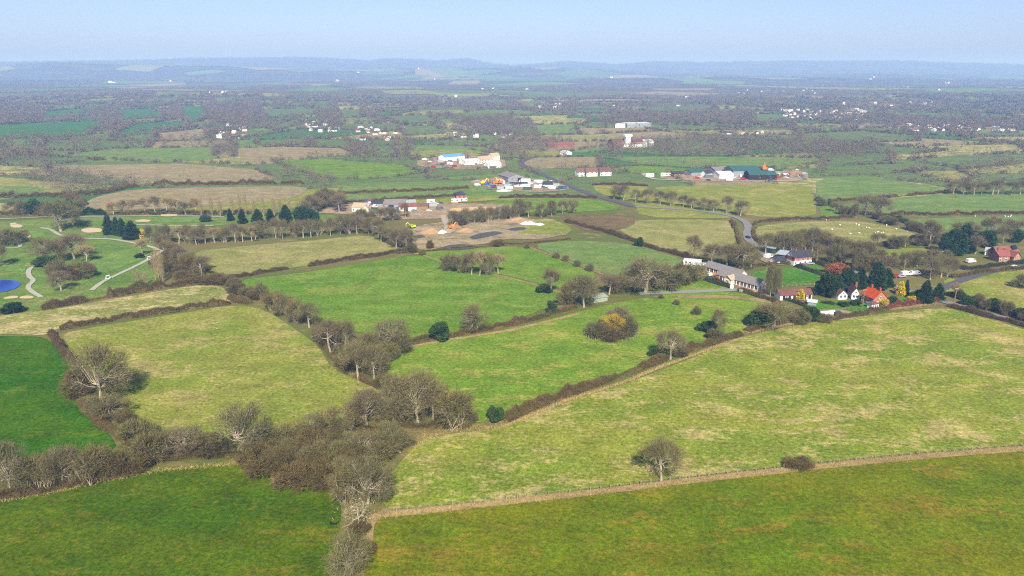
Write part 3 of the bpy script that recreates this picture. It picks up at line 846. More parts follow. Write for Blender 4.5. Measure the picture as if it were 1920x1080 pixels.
for s in range(5):
    kind('oak', gen_bare(100 + s, 10, 9.6, [1.5, 2.2, 1.2, 2.6, 1.8][s], [5600, 5200, 6000, 5200, 5600][s], tl=(.6, 1.3), tw=(.04, .10), limbs=[20, 15, 24, 14, 18][s], subs=13, up=[.35, .6, .2, .9, .45][s], trunk=.34, gap=1.1), bark, 'oak', 10, 9.6)
for s in range(3):
    kind('dome', gen_bare(250 + s, 10, 9.6, .7, 6400, (.5, 1.15), (.04, .10), limbs=30, subs=13, up=.25 + .1 * s, trunk=.3, gap=.7), bark, 'oak', 10, 9.6)
    kind('mauve', gen_bare(200 + s, 10, 8.4, 1.8 + .5 * s, 4200, tl=(.6, 1.3), tw=(.04, .10), limbs=18, subs=12, up=.7, trunk=.3, gap=1.1), bark, 'mauve', 10, 8.4)
for s in range(3):
    kind('olive', gen_bare(300 + s, 9, 7.6, .9, 5000, tw=(.04, .10), stems=3, limbs=20, subs=12, up=.8, trunk=.26, gap=.9), bark, 'olive', 9, 7.6)
for s in range(3):
    kind('pale', gen_bare(350 + s, 11, 6.2, 1.6, 2600, up=1.1, limbs=12), bark_pale, 'pale', 11, 6.2)
for s in range(4):
    kind('scrub', gen_bare(400 + s, 4, 5.6, .1, 6500, (.45, .9), (.05, .1), stems=6, limbs=24, subs=6, trunk=.1, hollow=.1, gap=.3), bark_dark, 'scrub', 4, 5.6)
for s in range(3):
    kind('bush', gen_bare(450 + s, 4, 5.2, .1, 5600, (.45, .9), (.045, .09), stems=6, limbs=24, subs=6, trunk=.1, hollow=.1, gap=.35), bark_dark, 'oak', 4, 5.2)
kind('willow', gen_bare(500, 7, 8, .6, 9000, (.6, 1.2), (.07, .14), stems=5, limbs=24, up=.6, hollow=.2), bark_dark, 'willow', 7, 8)
for s in range(2):
    kind('poplar', gen_poplar(520 + s), bark_pale, 'pale', 14, 3)
    kind('ivypoplar', gen_poplar(530 + s, 14, 3.4, 3600), bark, 'olive', 14, 3.4)
for s in range(3):
    kind('fir', gen_conifer(600 + s, power=.62), bark_dark, 'fir', 12, 6)
for s in range(2):
    kind('yew', gen_round(640 + s, 10, 8, 9000, (.35, .7)), bark_dark, 'fir', 10, 8)
    kind('holly', gen_round(620 + s), bark_dark, 'holly', 7, 6)
kind('gold', gen_conifer(660, 6, 3, 3000, .6), bark_dark, 'gold', 6, 3)
kind('goldball', gen_round(661, 4, 4, 3000), bark_dark, 'gold', 4, 4)
kind('beech', gen_round(670, 5, 6, 5000), bark_dark, 'beech', 5, 6)
kind('dead', gen_dead(700), bark_pale, 'dead', 10, 8)
for ks in KINDS.values():
    for (tr, cr), tm, cm, h, cw in ks:
        tr.materials.append(tm)
        cr.materials.append(TW[cm])
NAMES = {'dome': ('bare_tree', 'tree'), 'oak': ('bare_tree', 'tree'), 'mauve': ('bare_tree', 'tree'), 'olive': ('bare_tree', 'tree'), 'pale': ('bare_tree', 'tree'), 'scrub': ('bramble_bush', 'bush'), 'bush': ('thorn_bush', 'bush'),
         'willow': ('willow_shrub', 'shrub'), 'poplar': ('poplar_tree', 'tree'), 'ivypoplar': ('poplar_tree', 'tree'), 'fir': ('conifer_tree', 'conifer'), 'yew': ('yew_tree', 'evergreen'), 'holly': ('holly_bush', 'evergreen bush'),
         'gold': ('golden_conifer', 'conifer'), 'goldball': ('golden_shrub', 'shrub'), 'beech': ('beech_shrub', 'shrub'), 'dead': ('dead_tree', 'tree')}
TREE_COUNT = {}
def plant(p, h, cw, key, label, group=None, rot=None):
    (tr, cr), tm, cm, h0, cw0 = KINDS[key][TREE_COUNT.get(key, 0) % len(KINDS[key])]
    TREE_COUNT[key] = TREE_COUNT.get(key, 0) + 1
    nm, cat = NAMES[key]
    e = empty(nm, p, random.uniform(0, 6.28) if rot is None else rot, label, cat, group, (cw / cw0, cw / cw0, h / h0))
    for n, me in (('trunk', tr), ('crown', cr)):
        link(n, me, None, e)
    return e
def plant_px(x, y, wpx, hpx, key, label, group=None):
    p = G(x, y)
    s, dep = mpp(p)
    cw = wpx * s
    h = max(.5 * cw, (hpx * s - .30 * cw * math.sin(dep)) / math.cos(dep))
    if key in ('scrub', 'bush'):
        h = max(.35 * cw, (hpx * s - .30 * cw * math.sin(dep)) / math.cos(dep))
    return plant(p, h, cw, key, label, group)

T_ = [  # base point in the photograph, crown width and height in its pixels, kind, label
 (655,1083,84,84,'dome','bushy bare oak at the lower end of the field corner row'),
 (672,992,66,78,'dead','pale dead oak with white bare limbs beside the worn bank'),
 (690,944,88,88,'dome','broad bare oak just above the pale dead oak'),
 (655,938,60,66,'olive','smaller olive tinted tree leaning against the broad oak above the dead one'),
 (20,926,86,98,'dome','tall bare oak at the outer end of the lower hedgerow'),
 (78,918,66,72,'olive','bushy tree next to the tall oak in the lower hedgerow'),
 (118,912,72,78,'oak','bare oak in the middle of the lower hedgerow trees'),
 (168,903,78,76,'olive','olive twigged tree closing the lower hedgerow trees'),
 (205,893,46,46,'scrub','low brown bramble at the end of the lower hedgerow trees'),
 (245,884,60,42,'scrub','low brown bramble below the corner of the yellow green meadow'),
 (285,868,56,60,'bush','grey thorn bush where the two lower hedgerows meet'),
 (262,838,64,52,'bush','grey thorn bush on the bank of the dark green pasture corner'),
 (236,806,44,34,'scrub','low bramble on the bank below the rounded oak'),
 (345,852,82,58,'dome','spreading bare oak first in the lower belt'),
 (300,850,52,40,'scrub','brown bramble at the foot of the spreading oak'),
 (400,850,60,40,'scrub','brown bramble between the spreading oak and the large oak'),
 (455,846,112,92,'dome','largest bare oak of the lower belt beside the yellow meadow'),
 (505,848,56,48,'bush','grey thorn beside the largest oak of the lower belt'),
 (550,838,60,50,'olive','small olive tree between the largest oak and the thicket'),
 (592,832,72,58,'oak','low spreading oak at the rear of the brown thicket'),
 (640,820,70,66,'olive','olive twigged tree at the rear of the brown thicket'),
 (690,806,74,82,'mauve','mauve twigged tree with bare stem in the lower belt'),
 (738,800,80,98,'oak','tall bare oak in the crowded end of the lower belt'),
 (785,798,92,104,'dome','tallest bare oak of the lower belt crowning its crowded end'),
 (812,796,60,72,'mauve','mauve tree between the tallest oak and the pale stemmed tree'),
 (850,800,80,80,'olive','pale stemmed tree at the paddock end of the lower belt'),
 (880,795,30,28,'bush','small thorn at the paddock end of the lower belt'),
 (735,742,36,40,'bush','single round thorn bush above the crowded belt'),
 (716,728,26,26,'scrub','small bramble above the round thorn bush'),
 (672,712,60,70,'oak','bare oak in the middle of the short belt between meadow and paddock'),
 (702,712,58,66,'oak','bare oak facing the paddock in the short belt'),
 (652,690,44,40,'bush','thorn bush at the meadow edge of the short belt'),
 (622,668,58,68,'mauve','mauve tree heading the short belt'),
 (648,660,50,60,'oak','bare oak behind the mauve tree heading the short belt'),
 (690,665,46,44,'bush','thorn bush in the heart of the short belt'),
 (735,652,72,58,'dome','round bare oak at the top of the short belt by the hedge'),
 (752,662,40,30,'bush','pale thorn bush below the round oak by the hedge'),
 (725,672,44,34,'bush','low thorn spilling into the paddock from the short belt'),
 (188,754,100,112,'dome','big rounded oak standing at the corner of the dark green pasture'),
 (150,742,52,50,'scrub','brown bramble against the big rounded oak'),
 (208,786,64,48,'oak','low bare tree below the big rounded oak'),
 (190,778,44,38,'bush','thorn bush below the big rounded oak'),
 (895,622,54,54,'oak','single bare oak in the hedge under the large green field'),
 (825,640,38,40,'holly','dark green holly in the hedge under the large green field'),
 (930,790,28,30,'holly','dark green holly at the lower end of the long clipped hedge'),
 (1033,588,20,26,'holly','small dark green holly beside a white post in the paddock hedge'),
 (1033,550,42,46,'oak','bare oak standing alone at the corner of the large green field'),
 (1020,548,28,16,'holly','ivy clump under the lone corner oak'),
 (1062,572,34,40,'bush','grey thorn beside the small green shed thicket'),
 (1095,576,66,62,'dome','broad bare tree sheltering the small green shed'),
 (1075,556,34,34,'oak','small bare tree behind the shed thicket'),
 (1142,552,40,42,'mauve','mauve tree just behind the small green shed'),
 (1160,548,36,36,'bush','thorn bush between the small shed and the great oak'),
 (1190,545,46,44,'oak','bare tree at the paddock side of the great oak'),
 (1210,548,92,66,'oak','great spreading oak with a pale trunk by the farm track'),
 (1255,542,60,46,'bush','thorn thicket beside the great oak'),
 (1285,533,44,40,'bush','olive thorn thicket near the building site'),
 (1310,526,34,34,'olive','slender thicket tree next to the yellow digger'),
 (1122,631,40,34,'bush','thorn on the golf side of the fenced willow clump'),
 (1174,627,40,36,'bush','thorn on the track side of the fenced willow clump'),
 (1160,618,48,44,'mauve','bare tree rising behind the yellow willow'),
 (1148,626,46,36,'willow','bright yellow willow in the round fenced clump'),
 (1146,634,56,26,'scrub','brown bramble in front of the yellow willow'),
 (1257,674,52,56,'oak','bare oak standing in the long clipped hedge'),
 (1234,670,30,22,'holly','dark ivy mound against the oak in the long clipped hedge'),
 (1276,668,26,20,'scrub','bramble at the foot of the oak in the long clipped hedge'),
 (1345,630,32,48,'oak','slim bare tree near the end of the long clipped hedge'),
 (1330,622,34,22,'holly','dark ivy mound beside the slim tree'),
 (1342,638,28,22,'bush','thorn under the slim tree near the hedge end'),
 (1240,900,76,78,'oak','lone bare oak on the long post fence'),
 (1497,876,46,12,'scrub','dark low bramble patch on the long post fence'),
 (1268,572,12,12,'bush','small thorn in the pale paddock near the track'),
 (1305,590,16,16,'bush','small thorn in the pale paddock nearer the slim tree'),
 (1240,560,10,8,'bush','tiny thorn at the track edge of the pale paddock'),
 (1450,613,84,50,'oak','wide bare oak by the nursery plot hedge'),
 (1430,612,50,36,'holly','ivy clad undergrowth of the wide oak'),
 (1497,606,34,30,'bush','thorn between the wide oak and the nursery plot'),
 (1520,600,34,28,'holly','evergreen shrub beside the nursery plot'),
 (1546,604,30,18,'bush','low shrub in front of the nursery plot'),
 (1444,556,16,62,'ivypoplar','ivy clad poplar at the gable of the barn conversion'),
 (1456,558,14,58,'ivypoplar','second ivy clad poplar beside the barn conversion gable'),
 (1436,553,12,54,'poplar','thin pale poplar against the barn conversion gable'),
 (1494,490,14,36,'ivypoplar','poplar beside the tile hung cottage'),
 (1300,486,30,44,'mauve','thin crowned tree behind the white mobile homes'),
 (1312,484,14,32,'dead','pale dead stem behind the white mobile homes'),
 (1335,496,44,42,'mauve','mauve tree behind the rear range of the barn conversion'),
 (1362,500,44,44,'mauve','second mauve tree behind the rear range of the barn conversion'),
 (1392,505,52,50,'oak','broad tree behind the ridge of the barn conversion'),
 (1408,502,36,40,'oak','tree at the paddock side behind the barn conversion'),
 (1378,498,28,26,'holly','dark evergreen behind the barn conversion'),
 (845,506,36,30,'bush','thorn at the near end of the field clump'),
 (866,511,32,36,'olive','olive tree second in the field clump'),
 (884,515,32,42,'mauve','mauve tree in the middle of the field clump'),
 (899,517,26,50,'pale','tall pale stemmed tree of the field clump'),
 (916,516,32,44,'olive','olive tree near the far end of the field clump'),
 (934,513,28,38,'pale','pale twigged tree closing the field clump'),
 (1043,484,12,12,'bush','topmost of the four thorn bushes on the dry grass line'),
 (1061,490,12,12,'bush','second of the four thorn bushes on the dry grass line'),
 (1082,500,13,13,'bush','third of the four thorn bushes on the dry grass line'),
 (1106,508,15,15,'bush','lowest of the four thorn bushes on the dry grass line'),
 (989,466,10,11,'bush','thorn bush at the head of the dry grass line'),
 (1198,462,16,18,'holly','dark round evergreen standing in the dark hedge to the mobile homes'),
 (806,466,14,16,'scrub','single bramble on the spoil ground edge'),
 (791,479,12,12,'bush','small thorn at the corner of the large green field'),
 (933,460,28,12,'scrub','flat bramble along the spoil ground edge'),
 (770,474,22,18,'scrub','bramble at the hedge end below the spoil ground'),
 (490,562,28,34,'olive','first willow of the olive row above the yellow meadow'),
 (512,580,40,38,'olive','second willow of the olive row above the yellow meadow'),
 (532,592,40,44,'olive','third willow of the olive row above the yellow meadow'),
 (555,604,40,44,'olive','fourth willow of the olive row above the yellow meadow'),
 (580,614,44,46,'oak','round tree ending the olive row above the yellow meadow'),
 (608,640,36,40,'bush','grey thorn joining the olive row to the short belt'),
 (115,434,64,58,'oak','large golf course oak beside the curving path'),
 (138,424,40,38,'oak','smaller bare tree behind the large golf course oak'),
 (135,406,30,30,'holly','ivy covered tree behind the large golf course oak'),
 (205,440,22,40,'fir','tall dark conifer first of the four on the golf course'),
 (220,441,18,36,'fir','slim dark conifer second of the four on the golf course'),
 (231,443,20,36,'fir','dark conifer third of the four on the golf course'),
 (248,448,32,36,'fir','broad dark conifer last of the four on the golf course'),
 (268,446,18,16,'goldball','yellow twigged shrub beside the four conifers'),
 (82,494,44,48,'oak','ivy stemmed bare tree of the golf copse nearest the pond'),
 (108,490,40,44,'olive','olive tree in the rear of the golf copse'),
 (140,486,52,52,'mauve','mauve tree crowning the golf copse'),
 (92,500,40,22,'holly','dark ivy undergrowth of the golf copse'),
 (162,492,34,34,'pale','pale tree on the fairway side of the golf copse'),
 (122,522,52,40,'oak','bare tree in the middle of the golf copse'),
 (152,522,44,30,'scrub','low brown scrub of the golf copse'),
 (115,545,42,38,'mauve','rounded thicket tree at the lower tip of the golf copse'),
 (104,530,34,32,'oak','bare tree above the lower tip of the golf copse'),
 (24,458,52,30,'bush','low grey thicket by the looped golf path'),
 (-2,500,34,44,'oak','bare tree standing just above the blue pond'),
 (24,586,40,20,'yew','dark evergreen bush on the strip meadow hedge'),
 (155,572,1,1,'bush',None),
 (268,480,22,34,'pale','thin pale tree on the fairway near the buggy path'),
 (262,484,18,10,'holly','small dark shrub under the thin fairway tree'),
 (260,532,10,28,'poplar','young pale poplar on the lower fairway'),
 (274,535,10,26,'poplar','second young pale poplar on the lower fairway'),
 (299,528,10,64,'poplar','tall pale poplar at the fairway edge'),
 (306,530,9,60,'poplar','second tall pale poplar at the fairway edge'),
 (292,526,9,56,'poplar','third tall pale poplar at the fairway edge'),
 (455,419,18,28,'fir','narrow dark conifer on the upper fairway'),
 (484,420,24,30,'fir','dark conifer second along the upper fairway'),
 (508,422,20,32,'fir','dark conifer third along the upper fairway'),
 (536,422,26,38,'fir','tall dark conifer fourth along the upper fairway'),
 (536,412,24,30,'fir','dark conifer behind the fourth along the upper fairway'),
 (568,416,26,28,'yew','dark rounded evergreen on the upper fairway'),
 (586,416,24,26,'yew','second dark rounded evergreen on the upper fairway'),
 (432,414,14,24,'fir','dark conifer among the pale poplars of the upper fairway'),
 (386,416,18,14,'holly','small dark evergreen on the upper fairway bank'),
 (1552,556,34,42,'yew','dark yew hiding the end of the white stable'),
 (1535,552,24,26,'yew','smaller dark yew beside the white stable'),
 (1588,541,44,42,'fir','broad dark conifer behind the white gabled cottage'),
 (1570,546,24,34,'fir','dark conifer between the yew and the white gabled cottage'),
 (1612,540,28,42,'fir','dark conifer behind the orange roofed house'),
 (1642,541,40,54,'fir','tallest dark conifer behind the orange roofed house'),
 (1662,538,26,38,'fir','dark conifer on the lane side of the tallest one'),
 (1650,500,24,34,'ivypoplar','ivy clad tree rising behind the tallest garden conifer'),
 (1674,498,14,26,'ivypoplar','thin ivy clad tree behind the garden conifers'),
 (1688,553,15,26,'gold','golden cone conifer on the garden lawn'),
 (1698,553,12,30,'fir','slim dark conifer beside the golden one'),
 (1708,567,14,13,'goldball','round golden shrub at the garden hedge'),
 (1500,562,14,22,'gold','golden conifer before the white stable'),
 (1673,570,24,16,'holly','dark shrub on the garden lawn'),
 (1655,574,18,14,'goldball','yellow forsythia at the corner of the garden hedge'),
 (1582,574,18,10,'holly','clipped dark shrub before the white gabled cottage'),
 (1605,572,20,12,'holly','second clipped dark shrub before the orange roofed house'),
 (1733,568,28,46,'fir','dark cedar beside the lane junction'),
 (1758,562,22,34,'fir','dark conifer by the lane junction'),
 (1720,562,24,20,'holly','dark laurel by the lane'),
 (1560,514,34,18,'beech','rust coloured beech clump behind the paddock'),
 (1575,508,26,16,'beech','second rust coloured beech clump behind the paddock'),
 (1786,478,36,46,'yew','dark evergreen mass behind the lane'),
 (1805,472,42,56,'fir','tall dark conifer above the side lane'),
 (1774,482,30,34,'yew','lower dark evergreen behind the lane'),
 (1828,476,30,34,'mauve','mauve tree beside the brick farmhouse'),
 (1848,464,34,34,'holly','ivy tree behind the brick farmhouse'),
 (1905,455,22,24,'yew','round dark evergreen behind the brick farmhouse'),
 (1880,456,30,34,'oak','bare tree behind the brick farmhouse roof'),
 (1744,524,36,42,'oak','bare oak with a pale limb above the parked cars'),
 (1764,520,36,44,'oak','bare oak second above the parked cars'),
 (1776,519,34,40,'mauve','bare tree third above the parked cars'),
 (1790,560,18,30,'pale','thin pale tree in the lane hedge'),
 (1742,462,40,48,'oak','bare oak at the corner of the sheep pasture'),
 (1915,540,30,26,'bush','thorn in the rough meadow across the lane'),
 (1645,462,30,26,'oak','rounded bare tree below the sheep pasture'),
 (1622,404,44,40,'oak','large bare oak beside the dark hedge of the valley'),
 (1650,406,40,36,'mauve','mauve tree next to the large oak of the dark hedge'),
 (1540,386,18,16,'bush','thorn at the corner of the small green field'),
 (865,382,10,1,'bush',None),
]
for t in T_:
    if t[5]:
        plant_px(*t)

ORD = ['first', 'second', 'third', 'fourth', 'fifth', 'sixth', 'seventh', 'eighth', 'ninth', 'tenth', 'eleventh', 'twelfth', 'thirteenth', 'fourteenth', 'fifteenth', 'sixteenth',
       'seventeenth', 'eighteenth', 'nineteenth', 'twentieth']
ROWS_T = [  # line in the photograph, how many, crown width, height (m), kinds, phrase
 ([(285,455),(330,458),(400,456),(470,452)], 12, (7,9), (9,12), ['olive','mauve','oak','pale'], 'in the golf course belt counted from the fairway end'),
 ([(478,448),(540,446),(620,442),(690,436)], 13, (7,9.5), (9,12), ['oak','olive','mauve'], 'of the upper golf belt counted from the conifers'),
 ([(310,468),(330,490),(350,505),(385,515)], 8, (8,11), (7,10), ['mauve','oak','scrub'], 'in the scrubby copse below the tall poplars, from the top'),
 ([(300,500),(318,512),(340,520),(370,528),(410,530)], 7, (7,10), (4,6), ['scrub'], 'of bramble in the copse above the strip meadow'),
 ([(428,530),(440,540),(455,552),(470,562)], 5, (6,8), (3,5), ['scrub','bush'], 'of the scrub below the pale field corner'),
 ([(695,440),(712,450),(735,460),(752,470),(770,468)], 7, (9,12), (9,12), ['oak','oak','mauve'], 'of the oaks beside the spoil ground from the belt'),
 ([(640,432),(665,425),(700,420),(735,412),(760,410)], 9, (8,11), (8,11), ['oak','olive','mauve'], 'between the golf course and the builders yard'),
 ([(845,424),(880,420),(920,414),(960,410)], 9, (7,10), (8,11), ['oak','bush','olive'], 'of the row behind the spoil heaps from the haul track'),
 ([(975,408),(1010,405),(1050,402),(1072,400)], 6, (7,10), (9,13), ['ivypoplar','oak','olive'], 'of the row beyond the sand arena'),
 ([(1385,404),(1330,396),(1270,386),(1210,382),(1150,372)], 12, (8,11), (8,12), ['oak','mauve','oak'], 'of the lane trees counted from the bend'),
 ([(1440,476),(1470,472),(1510,470),(1550,474),(1590,480),(1630,492)], 15, (9,12), (9,13), ['oak','mauve','oak','olive'], 'of the grove behind the cottage counted from the lane'),
 ([(1530,492),(1560,494),(1590,500),(1620,508),(1660,514)], 8, (8,10), (8,11), ['oak','mauve','bush'], 'of the lower grove behind the garden conifers'),
 ([(1690,505),(1720,500),(1750,498),(1775,500)], 6, (7,9), (7,10), ['oak','bush'], 'of the thicket behind the parked cars'),
 ([(1680,466),(1700,462),(1722,458),(1760,456)], 5, (7,10), (5,8), ['bush','oak'], 'of the thorns edging the small meadow'),
 ([(1800,450),(1830,448),(1862,444),(1900,440),(1930,440)], 7, (9,13), (9,13), ['oak','mauve'], 'of the trees above the brick farmhouse'),
 ([(1815,572),(1850,582),(1890,592),(1925,602)], 8, (4,6), (4,6), ['holly','bush','bush'], 'of the lane hedge bushes beyond the junction'),
 ([(20,403),(60,404),(95,402),(150,404)], 7, (9,12), (8,11), ['oak','bush','holly'], 'of the trees along the top of the golf course'),
 ([(215,402),(250,402),(290,402),(330,402),(365,402)], 9, (8,10), (9,13), ['pale','mauve','pale'], 'below the lower stubble field counted from the conifer hedge'),
 ([(385,404),(420,406),(460,404),(500,406),(540,406),(560,408)], 12, (3,4), (11,17), ['poplar'], 'of the pale poplars on the upper fairway'),
 ([(570,404),(590,396),(610,388),(628,384),(640,398)], 11, (10,14), (10,14), ['oak','mauve','olive'], 'of the copse between stubble field and builders yard'),
 ([(1580,402),(1555,396),(1600,404)], 3, (6,8), (6,8), ['bush','oak'], 'of the thorns by the small corner field'),
 ([(1790,365),(1815,366),(1850,366),(1890,366),(1930,364)], 9, (10,14), (10,14), ['oak','mauve'], 'of the tree row on the long green pasture'),
 ([(1740,440),(1700,430),(1668,420),(1640,410)], 6, (6,8), (5,7), ['bush','scrub'], 'of the dark thorns along the sheep pasture'),
 ([(530,898),(560,900),(590,903),(615,905)], 4, (9,11), (4.5,6), ['scrub'], 'of bramble along the front of the brown thicket'),
 ([(515,884),(550,880),(590,884),(625,888)], 4, (9,11), (5,7), ['scrub','scrub','bush'], 'of bramble in the middle of the brown thicket'),
 ([(500,866),(540,862),(580,864),(620,866),(655,868)], 5, (8,10), (5,8), ['scrub','olive'], 'of the brown thicket along its upper edge'),
 ([(670,856),(700,856),(730,850),(755,842)], 5, (8,11), (6,9), ['oak','oak','bush'], 'of the low oaks between thicket and bleached meadow'),
 ([(668,1012),(672,1030)], 2, (4,5), (2.5,3), ['scrub'], 'of bramble below the pale dead oak'),
 ([(630,880),(650,888),(655,905)], 3, (8,9), (6,8), ['bush','scrub'], 'of thorn at the thicket corner of the lush pasture'),
]
def along(P, n):
    P = np.array(P, float)
    s = np.concatenate([[0], np.cumsum(np.hypot(*np.diff(P, axis=0).T))])
    t = np.linspace(0, s[-1], n) if n > 1 else np.array([s[-1] / 2])
    return np.stack([np.interp(t, s, P[:, 0]), np.interp(t, s, P[:, 1])], 1)
NOUN = {'oak': 'bare tree', 'mauve': 'mauve twigged tree', 'olive': 'olive twigged tree', 'pale': 'pale tree', 'scrub': 'clump', 'bush': 'thorn', 'poplar': 'poplar', 'ivypoplar': 'ivy clad tree', 'holly': 'evergreen'}
for P, n, wr, hr, ks, ph in ROWS_T:
    for i, (x, y) in enumerate(along(P, n)):
        p = GP(x, y)
        j = 1.6
        p = (p[0] + random.uniform(-j, j), p[1] + random.uniform(-j, j) * 2)
        k = ks[i % len(ks)]
        plant(Vector((p[0], p[1], float(hgt(*p)))), random.uniform(*hr), random.uniform(*wr), k, f'{ORD[i]} {NOUN[k]} {ph}', 'trees ' + ph.split(' counted')[0])

# ------------------------------------------------------------------ hedges
HM = plant_mat('hedge_twigs', [S(106, 92, 58, 1.25), S(120, 104, 66, 1.25), S(98, 95, 56, 1.25)], True)
HG = plant_mat('hedge_green', [S(64, 78, 44, 1.2), S(84, 88, 54, 1.2), S(70, 68, 48, 1.2)], True)
HB = plant_mat('hedge_beech', [S(146, 96, 70, 1.25), S(132, 86, 62, 1.25)], True)
HP = plant_mat('hedge_plum', [S(106, 88, 62, 1.25), S(96, 83, 56, 1.25)], True)
def hedge_arrays(P, h, w, r, cover=2.1, gapp=0.0):
    P = chaikin(P, 1, False)
    A = np.array(P, float)
    s = np.concatenate([[0], np.cumsum(np.hypot(*np.diff(A, axis=0).T))])
    L = s[-1]
    d = float(np.hypot(*A.mean(0)))
    tl, tw = max(.55, d * .0022), max(.07, d * .00042)
    # solid inner body: a noisy rounded section
    m = max(3, int(L / max(1.2, d * .004)))
    t = np.linspace(0, L, m)
    C = np.stack([np.interp(t, s, A[:, 0]), np.interp(t, s, A[:, 1])], 1)
    Tn = unit(np.gradient(C, axis=0))
    N = np.stack([-Tn[:, 1], Tn[:, 0]], 1)
    sec = np.array([(-.26, 0), (-.26, .22), (-.14, .42), (.14, .42), (.26, .22), (.26, 0)])
    ph_ = r.uniform(0, 6, 3)
    hh = h * np.clip(.92 + .30 * np.sin(t * .19 + ph_[0]) * np.sin(t * .083 + ph_[1]) + .16 * np.sin(t * .71 + ph_[2]) + .16 * r.normal(size=m), .3, 1.6) * np.minimum(1, np.minimum(t, L - t) / h * .7 + .45)
    for tk in r.uniform(0, L, int(L / 11)):
        hh = hh + h * r.uniform(.2, .8) * np.exp(-((t - tk) / r.uniform(.8, 2)) ** 2)
    gapm = lambda s_: np.sin(s_ * .047 + ph_[0] * 2) + np.sin(s_ * .113 + ph_[2]) > 1.72
    hh = np.where(gapm(t), hh * .12, hh)
    lat = N[:, None, :] * (sec[None, :, 0:1] * w * (1 + .15 * r.normal(size=(m, 6, 1))))
    xy = C[:, None, :] + lat
    z = hgt(C[:, 0], C[:, 1])[:, None] + sec[None, :, 1] * hh[:, None] * (1 + .08 * r.normal(size=(m, 6))) - .1
    V1 = np.concatenate([xy, z[..., None]], 2).reshape(-1, 3)
    i = (np.arange(m - 1)[:, None] * 6 + np.arange(5)[None, :]).ravel()
    T1 = np.concatenate([np.stack([i, i + 1, i + 7], 1), np.stack([i, i + 7, i + 6], 1)])
    n = int(L * (2 * h + w) * cover / (tl * tw * .5))
    n = min(n, 62000)
    q = r.uniform(0, L, n)
    q = q[~gapm(q) | (r.random(n) < .15)]
    n = len(q)
    c = np.stack([np.interp(q, s, A[:, 0]), np.interp(q, s, A[:, 1])], 1)
    nn = np.stack([np.interp(q, t, N[:, 0]), np.interp(q, t, N[:, 1])], 1)
    a = r.uniform(0, math.pi, n)
    hq = np.interp(q, t, hh)
    wq = .75 + .35 * np.sin(q * .33 + ph_[1]) * np.sin(q * .12 + ph_[2]) + .12 * r.normal(size=n)
    la = np.cos(a) * w * .46 * wq
    up = np.sin(a) ** .7 * hq * .82 * r.uniform(.75, 1.05, n)
    P3 = np.concatenate([c + nn * la[:, None], (hgt(c[:, 0], c[:, 1]) + up)[:, None]], 1)
    D = np.concatenate([nn * np.cos(a)[:, None], (np.sin(a) * .9 + .35)[:, None]], 1) + r.normal(size=(n, 3)) * .5
    V2, T2 = twigs(P3, D, r.uniform(.4, 1.25, n) * tl, r.uniform(.6, 1.2, n) * tw, r)
    tint = np.concatenate([np.full(len(V1), .4), np.repeat((.5 + .5 * np.sin(q * .11 + r.uniform(0, 6))) * .7 + .3 * r.random(n), 3)])
    return np.concatenate([V1, V2]), np.concatenate([T1, T2 + len(V1)]), tint
def hedge(P, h, w, mat, label, metres=False):
    V, T, ti = hedge_arrays([GP(*p) for p in P] if not metres else P, h, w, rng)
    o = link('hedge', tri_mesh('hedge', V, T, ti), mat)
    return tag(o, label, 'hedge')
